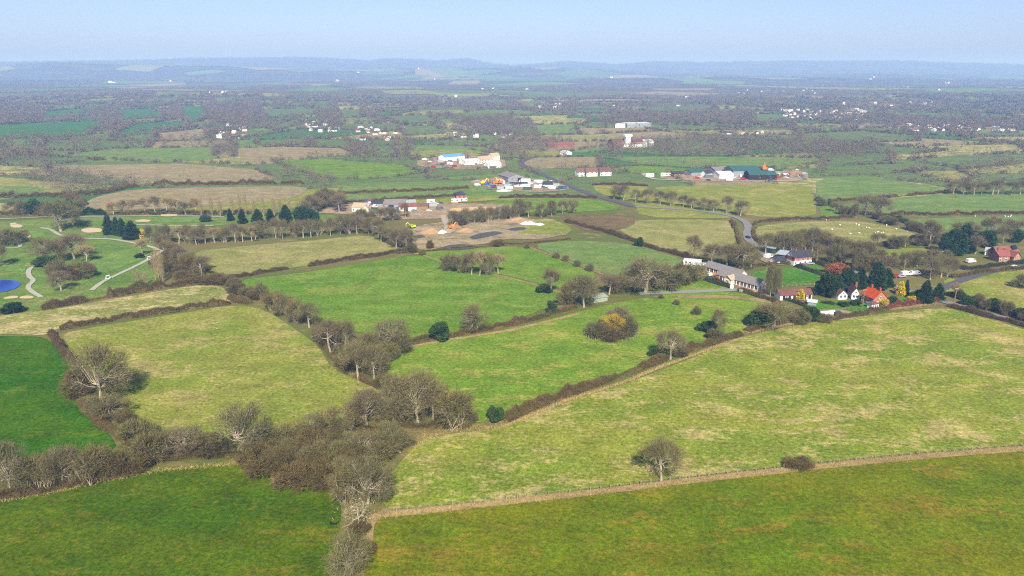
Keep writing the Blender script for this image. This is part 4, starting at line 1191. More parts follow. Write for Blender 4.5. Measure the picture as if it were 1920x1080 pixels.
HEDGES = [
 ([(945,790),(1050,746),(1150,710),(1225,682),(1250,672)], 3.2, 4.2, HM, 'long clipped brown hedge along the bleached meadow, lower length'),
 ([(1262,668),(1310,652),(1350,640),(1390,628)], 3.0, 3.8, HM, 'upper length of the long brown hedge past the hedge oak'),
 ([(755,650),(830,634),(900,622),(960,610),(1010,598),(1080,576)], 2.6, 3.0, HM, 'brown hedge between the large green field and the paddock'),
 ([(112,618),(180,607),(250,595),(340,583),(432,570)], 2.8, 3.4, HM, 'lower clipped hedge of the bleached strip meadow'),
 ([(78,580),(150,567),(210,556),(270,545),(330,537),(400,530),(425,530)], 4.2, 5.5, HM, 'thick upper hedge between the golf course and the strip meadow'),
 ([(-60,592),(0,588),(38,585)], 3.0, 5, HM, 'short hedge below the sand bunkers'),
 ([(96,626),(105,640),(120,660),(135,682)], 2.6, 3.4, HP, 'plum brown hedge running down to the big rounded oak'),
 ([(425,524),(480,515),(540,504)], 2.4, 3.0, HP, 'plum brown hedge below the pale bleached field, golf side'),
 ([(578,500),(640,490),(700,482),(755,471)], 2.4, 3.0, HP, 'plum brown hedge below the pale bleached field, spoil ground side'),
 ([(430,560),(450,566),(470,570)], 3.0, 5, HM, 'short scrubby hedge joining the two strip hedges'),
 ([(1400,622),(1430,612),(1470,604),(1520,598)], 2.0, 4, HM, 'scrubby bank hedge between the wide oak and the nursery plot'),
 ([(1560,600),(1600,594),(1640,586),(1665,580)], 2.2, 3, HM, 'garden hedge below the orange roofed house'),
 ([(1662,580),(1700,573),(1760,564)], 2.4, 2.6, HB, 'rust red beech hedge along the garden'),
 ([(1772,572),(1820,585),(1870,598),(1930,614),(2200,696)], 2.0, 5, HP, 'low flailed brown hedge along the lane'),
 ([(1775,552),(1830,572),(1880,584),(1930,598),(2200,676)], 3.6, 4, HG, 'tall green hedge on the far side of the lane'),
 ([(1195,458),(1240,470),(1290,484),(1305,490)], 2.6, 3.4, HP, 'dark hedge running to the mobile homes'),
 ([(1372,470),(1390,462),(1384,446),(1380,430),(1370,415)], 2.4, 2.6, HM, 'lane hedge on the inner side of the bend'),
 ([(1416,420),(1412,436),(1416,450),(1438,462)], 2.4, 2.6, HM, 'lane hedge on the outer side of the bend'),
 ([(1320,525),(1345,534),(1370,540)], 2.4, 2.4, HG, 'dark garden hedge at the front of the building site'),
 ([(1384,545),(1410,553),(1440,563),(1465,574)], 2.4, 2.4, HM, 'brown hedge below the barn conversion gable'),
 ([(1380,512),(1420,500),(1460,497),(1488,494)], 2.0, 2.4, HM, 'brown hedge at the top of the bright paddock'),
 ([(1490,500),(1515,508),(1545,518)], 2.0, 2.2, HG, 'clipped hedge beside the cottage lawn'),
 ([(1520,490),(1540,497),(1560,504)], 2.2, 2.4, HG, 'dark hedge between the cottage and the lane'),
 ([(1510,575),(1490,568),(1470,562)], 1.6, 2, HG, 'low garden hedge by the white stable'),
 ([(1540,568),(1565,572)], 2.0, 2.4, HG, 'clipped dark hedge on the garden lawn'),
 ([(1640,404),(1680,412),(1720,426),(1742,440)], 3.6, 5, HG, 'dark hedge above the sheep pasture'),
 ([(1530,376),(1560,386),(1590,402)], 3.4, 4, HG, 'dark hedge of the small corner field'),
 ([(1420,418),(1480,413),(1540,412),(1600,408)], 2.4, 3, HM, 'hedge along the top of the sheep pasture'),
 ([(1670,402),(1760,404),(1850,403),(1940,400)], 2.6, 3, HM, 'clipped hedge under the long green pasture'),
 ([(1550,380),(1640,373),(1720,366),(1800,360)], 2.4, 3, HM, 'clipped hedge under the bright valley field'),
 ([(1500,458),(1560,464),(1630,464),(1700,456),(1726,444)], 3, 4, HM, 'thorny hedge below the sheep pasture'),
 ([(1785,522),(1840,512),(1910,506),(1990,502)], 2.2, 3, HM, 'hedge along the side lane'),
 ([(1780,500),(1820,508),(1860,500),(1930,492)], 2.2, 3, HG, 'green hedge before the brick farmhouse'),
 ([(1060,416),(1100,426),(1150,440),(1195,455)], 2.6, 3.6, HP, 'dark hedge between ploughed field and spoil ground'),
 ([(745,476),(800,472),(870,464),(985,458),(1070,449)], 1.2, 1.8, HM, 'low broken hedge along the foot of the spoil ground'),
 ([(935,372),(1000,370),(1060,370),(1120,372)], 2.6, 4, HP, 'brown hedge across the field above the sand arena'),
 ([(1110,347),(1160,348),(1215,349)], 2.4, 4, HP, 'brown hedge under the pale cottages row'),
 ([(150,404),(170,402),(197,402)], 5, 6, plant_mat('hedge_fir', [S(34, 66, 34, 1.2), S(40, 72, 38, 1.2)], True), 'dense dark conifer hedge above the golf course'),
 ([(-40,404),(30,404),(90,405)], 3, 4, HM, 'brown hedge at the top of the golf course'),
 ([(200,404),(280,402),(380,402),(470,402)], 3.2, 5, HM, 'brown hedge under the lower stubble field'),
 ([(100,370),(150,368),(180,366),(250,350),(330,347),(420,347),(520,345),(570,346)], 4, 6, HM, 'hedge between the two stubble fields'),
 ([(-60,374),(0,372),(80,368),(140,372),(160,386)], 4, 6, HM, 'dark hedge under the green field among the copses'),
 ([(640,382),(700,378),(800,372),(860,368)], 2.6, 4, HM, 'hedge behind the builders yard'),
 ([(630,364),(700,362),(800,358),(880,354)], 2.6, 4, HM, 'hedge between the two green strips'),
 ([(240,872),(300,862),(350,858),(420,856),(470,856)], 2.0, 3, HM, 'low bank of bramble under the lower belt oaks'),
 ([(150,752),(165,775),(195,800),(235,825),(262,850)], 2.2, 3.5, HM, 'bramble bank edging the dark green pasture corner'),
 ([(-60,944),(20,930),(100,915),(180,902),(240,890)], 2.6, 5, HM, 'bramble bottom of the lower hedgerow trees'),
 ([(600,640),(625,672),(655,700),(690,718),(720,732)], 2.2, 3.5, HM, 'bramble bottom of the short belt'),
 ([(660,812),(720,806),(790,802),(850,800)], 2.4, 4, HM, 'bramble bottom of the crowded belt end'),
]
for P, h, w, m, lab in HEDGES:
    hedge(P, h * .9, w * .85, m, lab)

# ------------------------------------------------------------------ far trees and hedgerows: one mass
def clumps(X, Y, Rr, H, per, r, tsz):
    n = len(X)
    C = np.stack([X, Y, hgt(X, Y)], 1)
    c = np.repeat(np.arange(n), per)
    m = n * per
    d = unit(r.normal(size=(m, 3)) + np.array([0, 0, .35]))
    d[:, 2] = np.abs(d[:, 2])
    rad = r.uniform(.55, 1, m) ** .6
    P = C[c].copy()
    P[:, :2] += d[:, :2] * (Rr[c] * rad)[:, None]
    P[:, 2] += H[c] * (.12 + .85 * d[:, 2] * rad)
    D = d + r.normal(size=(m, 3)) * .6
    V, T = twigs(P, D, tsz[c] * r.uniform(.7, 1.4, m), tsz[c] * r.uniform(.3, .6, m), r)
    ti = np.repeat((r.random(n) * .8)[c] + .2 * r.random(m), 3)
    return V, T, ti
WOODS = [
 ([(-90,196),(80,206),(82,222),(60,232),(-90,240)], 1),
 ([(178,214),(212,214),(232,232),(205,246),(182,222)], 1), ([(315,204),(338,202),(348,224),(320,226)], 1),
 ([(385,196),(490,196),(492,212),(450,232),(400,236),(386,222)], 1),
 ([(1130,272),(1300,258),(1450,262),(1640,276),(1650,289),(1540,296),(1240,294),(1130,287)], 1.4),
 ([(1110,226),(1240,214),(1405,212),(1412,234),(1250,234),(1130,236)], 1),
 ([(-90,278),(40,280),(92,290),(100,322),(80,312),(-90,306)], 1),
 ([(20,332),(95,322),(170,330),(245,348),(180,364),(110,368),(86,352)], 1.1),
 ([(400,278),(432,276),(440,300),(410,302)], 1), ([(530,318),(600,338),(640,345),(630,362),(590,346),(525,338)], 1),
 ([(830,224),(960,222),(1000,238),(1010,262),(960,258),(880,246)], .8), ([(660,264),(700,276),(700,300),(660,296),(650,280)], .9),
 ([(740,270),(780,276),(760,300),(735,296)], .7), ([(940,262),(1010,262),(1075,270),(1010,290),(960,302),(930,290)], .9),
 ([(600,210),(630,212),(640,240),(610,240),(596,222)], .9), ([(682,208),(708,212),(704,224),(684,222)], .9),
 ([(840,246),(960,250),(950,262),(850,260)], .6), ([(420,232),(500,220),(500,240),(440,244)], .5),
 ([(1500,222),(1640,216),(1760,226),(1990,226),(1990,246),(1700,240),(1560,232)], .55),
 ([(1530,288),(1640,272),(1660,290),(1600,300),(1545,300)], .4), ([(1800,300),(1990,282),(1990,300),(1850,330)], .25),
 ([(1250,385),(1400,392),(1395,404),(1330,396)], .3), ([(0,262),(200,262),(300,270),(420,266),(420,276),(200,278),(0,276)], .3),
]
VILL = [
 ((410, 480, 236, 262), 22, 'in the hamlet below the far sandy field', [4, 2, 0, 5, 1, 1]),
 ((565, 632, 226, 248), 18, 'in the white hamlet above the far paddocks', [2, 1, 3]),
 ((668, 755, 238, 264), 22, 'in the red roofed hamlet', [4, 5, 2, 0, 1]),
 ((852, 900, 252, 258), 6, 'in the white terrace of the far fields', [2, 0]),
 ((930, 975, 252, 262), 5, 'in the pale row beside the far white terrace', [5, 3]),
 ((1462, 1622, 208, 226), 72, 'in the far village below the wooded plain', [2, 0, 2, 1, 3]),
 ((1702, 1925, 230, 247), 72, 'in the far village at the hedged valley', [0, 2, 4, 1, 5]),
 ((1360, 1440, 250, 256), 6, 'in the far farmstead by the pale field', [1, 3]),
 ((1000, 1080, 196, 204), 7, 'in the clearing before the long dark conifers', [2, 5]),
 ((1380, 1560, 168, 176), 14, 'in the hazy settlement beyond the far village', [2, 0]),
 ((1690, 1770, 190, 204), 8, 'in the hazy lane above the far village', [2, 0]),
 ((890, 1000, 336, 344), 5, 'in the cluster behind the scrap yard', [2, 1]),
]
def far_mass():
    r = np.random.default_rng(5)
    Vs, Ts, Is = [], [], []
    off = 0
    def push(V, T, I):
        nonlocal off
        Vs.append(V); Ts.append(T + off); Is.append(I)
        off += len(V)
    # woods of the middle distance
    for P, dens in WOODS:
        Q = np.array(px_poly(P))
        lo, hi = Q.min(0), Q.max(0)
        area = 0.5 * abs(np.dot(Q[:, 0], np.roll(Q[:, 1], 1)) - np.dot(Q[:, 1], np.roll(Q[:, 0], 1)))
        n = int(min(650, area / 95 * dens) * np.prod(hi - lo) / max(area, 1))
        X, Y = r.uniform(lo[0], hi[0], n), r.uniform(lo[1], hi[1], n)
        k = in_poly(X, Y, [tuple(q) for q in Q])
        X, Y = X[k], Y[k]
        if len(X):
            d = np.hypot(X, Y)
            push(*clumps(X, Y, r.uniform(4.5, 7.5, len(X)), r.uniform(8, 13, len(X)), 80, r, np.maximum(1., d * .0013)))
    # hedgerows with their trees round the far fields
    for Q, ym, P in FAR_POLYS:
        if P is None or ym > 345 or ym < 190:
            continue
        ring = list(Q) + [Q[0]]
        for a, b in zip(ring[:-1], ring[1:]):
            if abs(a[0]) / max(a[1], 1) > .85:
                continue
            L = math.dist(a, b)
            if r.random() < .12:
                continue
            big = r.random() < .45
            n = max(2, int(L / (7 if big else 4)))
            t = np.sort(r.random(n))
            X = a[0] + (b[0] - a[0]) * t + r.normal(size=n) * 1.2
            Y = a[1] + (b[1] - a[1]) * t + r.normal(size=n) * 1.2
            d = np.hypot(X, Y)
            tall = r.random(n) < (.6 if big else .18)
            H = np.where(tall, r.uniform(7, 12, n), r.uniform(2.2, 3.8, n))
            R_ = np.where(tall, r.uniform(4, 7, n), r.uniform(2, 3, n))
            push(*clumps(X, Y, R_, H, 44, r, np.maximum(1.0, d * .0017)))
    # hedges of the patchwork and trees among the village houses
    for a, b in PATCH_EDGES:
        if r.random() < .15:
            continue
        L = math.dist(a, b)
        big = r.random() < .4
        n = int(L / (6.5 if big else 4.2))
        t = np.sort(r.random(n))
        X = a[0] + (b[0] - a[0]) * t + r.normal(size=n) * 1.2
        Y = a[1] + (b[1] - a[1]) * t + r.normal(size=n) * 1.2
        k = np.ones(n, bool)
        for Q, ym, P in FAR_POLYS:
            if P is not None:
                k &= ~in_poly(X, Y, Q)
        k &= np.hypot(X, Y) > 640
        X, Y = X[k], Y[k]
        n = len(X)
        if n < 2:
            continue
        d = np.hypot(X, Y)
        tall = r.random(n) < (.6 if big else .22)
        push(*clumps(X, Y, np.where(tall, r.uniform(4, 7, n), r.uniform(1.8, 2.8, n)), np.where(tall, r.uniform(7, 12, n), r.uniform(2.4, 4, n)), 42, r, np.maximum(1.0, d * .0017)))
    for (x0, x1, y0, y1), n, ph, ks in VILL:
        Q = np.array([GP(r.uniform(x0 - 8, x1 + 8), r.uniform(y0 - 4, y1 + 5)) for _ in range(int(n * 1.8))])
        d = np.hypot(Q[:, 0], Q[:, 1])
        push(*clumps(Q[:, 0], Q[:, 1], r.uniform(2.5, 4.5, len(Q)), r.uniform(3, 7, len(Q)), 60, r, np.maximum(.7, d * .0010)))
    # the wooded plain and the ridges beyond
    n = 29500
    d = np.exp(r.uniform(math.log(1700), math.log(13200), n))
    a = r.uniform(-.66, .66, n)
    X, Y = d * np.sin(a), d * np.cos(a)
    band = np.sin(X / 130 + 2 * np.sin(Y / 210)) + np.sin(Y / 110 + 1.7 * np.sin(X / 260)) + .8 * np.sin((X - Y) / 330) + r.normal(size=n) * .35
    keep = (band > np.interp(d, [1700, 2100, 3500, 6000, 13000], [.8, -.5, -1.0, -1.1, -1.5])) | (r.random(n) < .12)
    for Q, ym, P in FAR_POLYS:
        if ym > 225:
            continue
        keep &= ~in_poly(X, Y, Q)
    X, Y, d = X[keep], Y[keep], d[keep]
    Rr = np.maximum(6, d * .0030) * r.uniform(.7, 1.4, len(X))
    push(*clumps(X, Y, Rr, r.uniform(5, 12, len(X)), 26, r, np.maximum(2., d * .0012)))
    m = plant_mat('far_trees', [S(110, 98, 82, 1.2), S(122, 107, 92, 1.2), S(106, 100, 78, 1.2), S(119, 103, 96, 1.2), S(108, 104, 78, 1.2), S(64, 78, 54, 1.3)], True)
    o = link('woodland', tri_mesh('woodland', np.concatenate(Vs), np.concatenate(Ts), np.concatenate(Is)), m)
    tag(o, 'bare woods and hedgerow trees of the far plain and ridges', 'woodland', None, 'stuff')
far_mass()
# ------------------------------------------------------------------ buildings
def brick_mat(name, c):
    t = NT(name)
    b = t.new('ShaderNodeTexBrick')
    b.inputs['Color1'].default_value = c
    b.inputs['Color2'].default_value = tuple(x * .82 for x in c[:3]) + (1,)
    b.inputs['Mortar'].default_value = S(170, 150, 130)
    b.inputs['Scale'].default_value = 4
    t.l.new(t.pos(), b.inputs['Vector'])
    MATS[name] = t.col(t.gain(b.outputs[0], t.noise(t.pos(), .6, 4, .6), .85, 1.15))
    return t.m
def roof_mat(name, c, var=.22):
    t = NT(name)
    p = t.pos((1, 1, 1))
    cc = t.gain(c, t.noise(p, .35, 5, .65), 1 - var, 1 + var)
    cc = t.gain(cc, t.noise(t.pos((1, 1, 6)), 2.5, 3, .6), .85, 1.15)
    t.p.inputs['Roughness'].default_value = .8
    MATS[name] = t.col(cc)
    return t.m
white = plain('render_white', S(250, 248, 242, 1.15), .8, .06, .5)
cream = plain('render_cream', S(238, 226, 200, 1.2), .8, .06, .5)
brick = brick_mat('brick_orange', S(208, 140, 108))
brick_r = brick_mat('brick_red', S(178, 110, 92))
tilehung = brick_mat('tile_hung_red', S(206, 104, 84))
r_orange = roof_mat('tiles_orange', S(216, 92, 44))
r_red = roof_mat('tiles_red', S(160, 102, 90))
r_maroon = roof_mat('tiles_maroon', S(132, 92, 84))
r_brown = roof_mat('tiles_brown', S(140, 104, 88))
r_slate = roof_mat('slate_dark', S(74, 78, 86))
r_grey = roof_mat('roof_grey', S(152, 146, 142), .12)
r_lead = roof_mat('sheet_pale', S(186, 196, 206), .08)
r_teal = roof_mat('sheet_teal', S(70, 112, 108), .08)
r_blue = roof_mat('sheet_blue', S(120, 178, 218), .08)
r_tan = roof_mat('sheet_tan', S(204, 184, 156), .1)
r_white = roof_mat('sheet_white', S(236, 238, 238), .05)
blackwood = plain('black_boards', S(40, 42, 48), .8, .2, 1)
greenwall = plain('green_cladding', S(50, 92, 64), .7, .1, 1)
greysheet = plain('grey_cladding', S(168, 172, 174), .6, .08, 1)
palegreen = plain('pale_green_sheet', S(178, 192, 168), .6, .12, 1.2)
timber = plain('timber', S(170, 142, 106), .9, .2, 1.5)
post_m = plain('post_grey', S(176, 164, 140), .9, .2, 3)
wire_m = plain('wire', S(150, 146, 138), .6, .1, 3)
glass = NT('window_glass')
glass.p.inputs['Roughness'].default_value = .12
glass.p.inputs['Specular IOR Level'].default_value = .5
glass_m = glass.col(S(44, 50, 60))
dark_open = plain('dark_boards_openings', S(52, 48, 46), .9, .1, 1)  # dark boards and doors; also paints the shade of open doorways onto slabs
tarmac_dark = plain('rubber', S(34, 34, 36), .9, .1, 1)

def add_window(e, x, z, w, h, y=0.0, end=False, depth=0, frame=white):
    """window in the front wall (or, end=True, in the end wall at x)"""
    b = .09
    o, q = MB(), MB()
    def bx(m, a0, a1, z0, z1, out0, out1):
        if end:
            m.box(x + out0, x + out1, y + a0, y + a1, z0, z1)
        else:
            m.box(x + a0, x + a1, y - out1, y - out0, z0, z1)
    bx(o, -w / 2 - b, w / 2 + b, z + h, z + h + b, -.02, .06)
    bx(o, -w / 2 - b, w / 2 + b, z - b, z, -.02, .09)
    bx(o, -w / 2 - b, -w / 2, z, z + h, -.02, .06)
    bx(o, w / 2, w / 2 + b, z, z + h, -.02, .06)
    bx(o, -.035, .035, z, z + h, -.02, .045)
    wn_ = o.build('window', frame, e)
    bx(q, -w / 2, w / 2, z, z + h, -.02, .02)
    q.build('pane', glass_m, wn_)

def bldg(name, p0, p1, depth, hw, hr, wall, roof, label, cat='house', ridge='x', wins=(), endwins=(), doors=(), chim=(), over=.35, group=None, metres=None, band=None):
    if metres:
        a, b = Vector((*p0, 0)), Vector((*p1, 0))
    else:
        a, b = Vector((*GP(*p0), 0)), Vector((*GP(*p1), 0))
    mid = (a + b) / 2
    w = (b - a).length
    rz = math.atan2(b.y - a.y, b.x - a.x)
    mid.z = float(hgt(mid.x, mid.y)) - .1
    e = empty(name, mid, rz, label, cat, group)
    X = w / 2
    m = MB()
    if ridge == 'x':
        prof = [(0, 0), (depth, 0), (depth, hw), (depth / 2, hw + hr), (0, hw)]
        m.add([(-X, y, z) for y, z in prof] + [(X, y, z) for y, z in prof], [(4, 3, 2, 1, 0), (5, 6, 7, 8, 9)] + [(k, (k + 1) % 5, 5 + (k + 1) % 5, 5 + k) for k in (0, 1, 4)])
    elif ridge == 'y':
        prof = [(-X, 0), (X, 0), (X, hw), (0, hw + hr), (-X, hw)]
        m.add([(x, 0, z) for x, z in prof] + [(x, depth, z) for x, z in prof], [(0, 1, 2, 3, 4), (9, 8, 7, 6, 5)] + [(k, 5 + k, 5 + (k + 1) % 5, (k + 1) % 5) for k in (0, 1, 4)])
    else:
        m.box(-X, X, 0, depth, 0, hw)
    m.build('wall', wall, e)
    r = MB()
    th = .2
    lift = .12
    if ridge == 'x':
        s = hr / (depth / 2)
        zt = hw + hr + lift
        r.slab([(-X - over, -over, hw - over * s + lift), (X + over, -over, hw - over * s + lift), (X + over, depth / 2, zt), (-X - over, depth / 2, zt)], th)
        r.slab([(-X - over, depth / 2, zt), (X + over, depth / 2, zt), (X + over, depth + over, hw - over * s + lift), (-X - over, depth + over, hw - over * s + lift)], th)
    elif ridge == 'y':
        s = hr / X
        zt = hw + hr + lift
        r.slab([(-X - over, -over, hw - over * s + lift), (0, -over, zt), (0, depth + over, zt), (-X - over, depth + over, hw - over * s + lift)], th)
        r.slab([(0, -over, zt), (X + over, -over, hw - over * s + lift), (X + over, depth + over, hw - over * s + lift), (0, depth + over, zt)], th)
    elif ridge == 'hip':
        i = min(X, depth / 2) * .85
        B = [(-X - over, -over, hw), (X + over, -over, hw), (X + over, depth + over, hw), (-X - over, depth + over, hw)]
        if X >= depth / 2:
            A = [(-X + i, depth / 2, hw + hr), (X - i, depth / 2, hw + hr)]
        else:
            A = [(0, i, hw + hr), (0, depth - i, hw + hr)]
        if X >= depth / 2:
            F = [(0, 1, 5, 4), (1, 2, 5), (2, 3, 4, 5), (3, 0, 4), (3, 2, 1, 0)]
        else:
            F = [(0, 1, 4), (1, 2, 5, 4), (2, 3, 5), (3, 0, 4, 5), (3, 2, 1, 0)]
        r.add(B + A, F)
    elif ridge == 'mono':
        r.slab([(-X - over, -over, hw + .15), (X + over, -over, hw + .15), (X + over, depth + over, hw + hr + .15), (-X - over, depth + over, hw + hr + .15)], .18)
        m2 = MB()
        m2.add([(-X + .02, .1, hw - .02), (X - .02, .1, hw - .02), (X - .02, depth - .02, hw - .02), (-X + .02, depth - .02, hw - .02), (-X + .02, depth - .02, hw + hr), (X - .02, depth - .02, hw + hr)],
               [(0, 1, 5, 4), (2, 3, 4, 5), (0, 4, 3), (1, 2, 5), (3, 2, 1, 0)])
        m2.build('wall', wall, e)
    else:
        r.box(-X - over, X + over, -over, depth + over, hw, hw + .25)
    ro = r.build('roof', roof, e)
    for cx, cy in chim:
        c = MB()
        zc = hw + hr
        c.box(cx * X - .4, cx * X + .4, cy * depth - .35, cy * depth + .35, hw * .8, zc + 1.1)
        c.box(cx * X - .48, cx * X + .48, cy * depth - .43, cy * depth + .43, zc + 1.1, zc + 1.25)
        ch = c.build('chimney', brick_r, ro)
        p = MB()
        p.tube((cx * X, cy * depth, zc + 1.25), (cx * X, cy * depth, zc + 1.7), .16, .13, 7)
        p.build('chimney_pot', r_orange, ro)
    if band:
        z0, z1, bm = band
        k = MB()
        k.box(-X - .05, X + .05, -.05, .06, z0, z1)
        k.box(-X - .05, -X + .06, .06, depth + .05, z0, z1)
        k.box(X - .06, X + .05, .06, depth + .05, z0, z1)
        k.build('tile_hanging', bm, e)
    yb = -.05 if band else 0.0
    for x, z, ww, hh in wins:
        add_window(e, x * X, z, ww, hh, yb if band and z > band[0] else 0)
    for y, z, ww, hh in endwins:
        add_window(e, X, z, ww, hh, y * depth, True)
    for x, ww, hh, dm in doors:
        dd = MB()
        dd.box(x * X - ww / 2, x * X + ww / 2, -.05, .04, .1, hh)
        d_ = dd.build('door', dm, e)
        if dm is not dark_open:
            kb = MB()
            kb.box(x * X + ww * .3, x * X + ww * .3 + .08, -.1, -.05, 1.0, 1.12)
            kb.build('handle', wire_m, d_)
    return e

row = lambda n, z, w, h, a=-.8, b=.8: [(a + (b - a) * i / max(1, n - 1), z, w, h) for i in range(n)]
bldg('field_shed', (1114,568), (1139,564), 3.6, 2.1, .5, palegreen, palegreen, 'small pale green corrugated shed tucked under bare trees', 'shed', 'mono', doors=[(.3, 1.6, 1.9, palegreen)])
# barn conversion: front range with glazed side, porch, end gable; rear range behind
e = bldg('barn_conversion', (1343,524), (1420,546), 6.4, 2.9, 2.4, cream, r_grey, 'long grey roofed barn conversion with glazed front and porch gable', 'barn', 'x', endwins=[(.3, 1.0, 1.3, 1.2), (.7, 1.0, 1.3, 1.2)])
L = (Vector(GP(1420, 546)) - Vector(GP(1343, 524))).length
for t in np.linspace(-.93, .93, 12):
    if abs(t + .28) < .16:
        continue
    add_window(e, t * L / 2, .5, L / 12 - .55, 2.1)
m = MB()
m.box(-.28 * L / 2 - 2.1, -.28 * L / 2 + 2.1, -2.6, .2, 0, 2.9)
m.build('porch', cream, e)
pr = MB()
c0 = -.28 * L / 2
pr.slab([(c0 - 2.5, -3, 2.8), (c0, -3, 4.6), (c0, 3.1, 4.6), (c0 - 2.5, 3.1, 2.8)], .16)
pr.slab([(c0, -3, 4.6), (c0 + 2.5, -3, 2.8), (c0 + 2.5, 3.1, 2.8), (c0, 3.1, 4.6)], .16)
pr.add([(c0 - 2.05, -2.59, 2.9), (c0 + 2.05, -2.59, 2.9), (c0, -2.59, 4.4)], [(0, 1, 2)])
pr.build('porch_roof', r_tan, e)
add_window(e, c0, .6, 1.6, 1.6, -2.6)
e = bldg('barn_range', (1321,508), (1386,527), 5.6, 2.9, 2.2, cream, r_grey, 'rear range of the barn conversion with a long grey roof', 'barn', 'x', over=.4)
for t in (-.85, -.62, -.38, -.14, .1):
    add_window(e, t * 10.5, .5, 1.9, 2.0)
bldg('stable_block', (1462,563), (1522,561), 5.5, 2.5, 1.9, white, r_maroon, 'long white stable block with a maroon tiled roof', 'stable', 'x', doors=[(t, 1.3, 2.1, dark_open) for t in (-.75, -.4, -.1, .25, .55, .85)], wins=[(-.58, 1.1, .8, .8), (.08, 1.1, .8, .8), (.7, 1.1, .7, .8)])
bldg('cottage', (1571,562), (1588,561), 9.5, 2.3, 2.2, white, r_maroon, 'white gabled cottage with a maroon roof between dark conifers', 'house', 'y', wins=[(-.45, .9, 1.1, 1.2), (.45, .9, 1.1, 1.2), (0, 2.7, .7, .7)], chim=[(0, .8)])
bldg('cottage', (1596,561), (1611,562), 9, 3.0, 2.4, white, r_brown, 'brown roofed house joined behind the orange roofed house', 'house', 'y', wins=[(-.4, .9, 1.1, 1.2), (.4, .9, 1.1, 1.2), (0, 3.1, .8, .8)], chim=[(.5, .6)])
e = bldg('brick_house', (1614,565), (1637,575), 6.6, 3.9, 3.0, brick, r_orange, 'brick house with a bright orange tiled roof beside the garden lawn', 'house', 'x', wins=row(3, .9, 1.1, 1.2) + row(3, 2.7, 1, .9), endwins=[(.3, .9, 1.2, 1.2), (.7, .9, 1.2, 1.2), (.5, 3.4, 1.0, 1.0)], doors=[(.4, .9, 2.0, white)], chim=[(.72, .5), (-.6, .5)])
bldg('conservatory', (1634,580), (1647,578), 2.6, 2.2, .8, white, r_maroon, 'small white bay room at the gable of the orange roofed house', 'conservatory', 'hip', wins=row(3, .6, .8, 1.2, -.6, .6))
bldg('tile_hung_cottage', (1488,498), (1521,495), 6.2, 4.6, 2.9, white, r_slate, 'white cottage with red tile hanging and a dark slate roof', 'house', 'x', wins=row(4, .9, 1.0, 1.1) + row(4, 3.0, 1.0, 1.0), doors=[(.25, .9, 2.0, dark_open)], chim=[(-.5, .5), (.55, .5)], band=(2.5, 4.55, tilehung))
bldg('black_barn', (1455,489), (1484,493), 7, 3.9, .8, blackwood, r_lead, 'black boarded barn with a pale sheet roof', 'barn', 'mono', doors=[(-.4, 3, 3, dark_open)])
bldg('green_shed', (1429,474), (1452,477), 6, 3.4, .7, greenwall, r_lead, 'dark green shed with a pale sheet roof by the lane bend', 'shed', 'mono', doors=[(.2, 2.4, 2.6, dark_open)])
bldg('garage', (1455,497), (1474,495), 5, 2.3, 1.7, white, r_slate, 'low white garage with a dark roof before the black barn', 'garage', 'x', doors=[(.1, 2.2, 2.0, dark_open), (.65, 2.0, 2.0, dark_open)])  # door slabs painted dark as the shade inside an open garage
e = bldg('farmhouse', (1872,492), (1898,491), 7, 3.6, 2.4, brick, r_red, 'brick farmhouse with a red tiled roof beyond the rough meadow', 'house', 'x', wins=row(3, .9, 1.1, 1.2) + row(3, 2.3, 1.0, .9), chim=[(-.6, .5)])
bldg('farmhouse_wing', (1899,493), (1912,492), 9, 3.5, 2.4, brick, r_red, 'projecting gabled wing of the brick farmhouse', 'house', 'y', wins=[(-.4, .9, 1, 1.2), (.4, .9, 1, 1.2), (0, 3.2, 1, 1)])
range_e = bldg('barn_range', (1868,484), (1908,481), 6, 3.4, 2.4, brick_r, r_red, 'long red roofed range behind the brick farmhouse', 'barn', 'x')
e = bldg('low_barn', (1846,478), (1862,480), 6, 2.6, 1.4, white, r_lead, 'pale roofed low building among trees near the farmhouse', 'outbuilding', 'x')
sp = MB()
a, b = Vector((*GP(1897, 482), 4.6)), Vector((*GP(1906, 481.3), 4.6))
n_ = (b - a).normalized()
u_ = Vector((-n_.y, n_.x, .8)) * 2.0
sp.slab([a, b, b + u_, a + u_], .06)
so_ = sp.build('solar_panel', glass_m, range_e)
so_.matrix_parent_inverse = (Matrix.Translation(range_e.location) @ Matrix.Rotation(range_e.rotation_euler.z, 4, 'Z')).inverted()
so_['label'] = 'dark blue solar panel on the red roof'
# nursery plot
bldg('glasshouse', (1541,597), (1568,594), 3.2, 1.6, .9, greysheet, r_white, 'low pale glasshouse on the nursery plot', 'glasshouse', 'x', wins=row(5, .5, .9, .8), doors=[(-.7, 1.0, 1.5, dark_open)], over=.1)
bldg('garden_tent', (1568,597), (1582,595), 3.0, 1.4, 1.4, dark_open, r_slate, 'small dark pitched shelter on the nursery plot', 'shelter', 'hip', over=.2)
bldg('garden_shed', (1514,572), (1530,574), 2.4, 1.6, .5, greysheet, r_white, 'tiny pale shed at the end of the stable lawn', 'shed', 'mono')
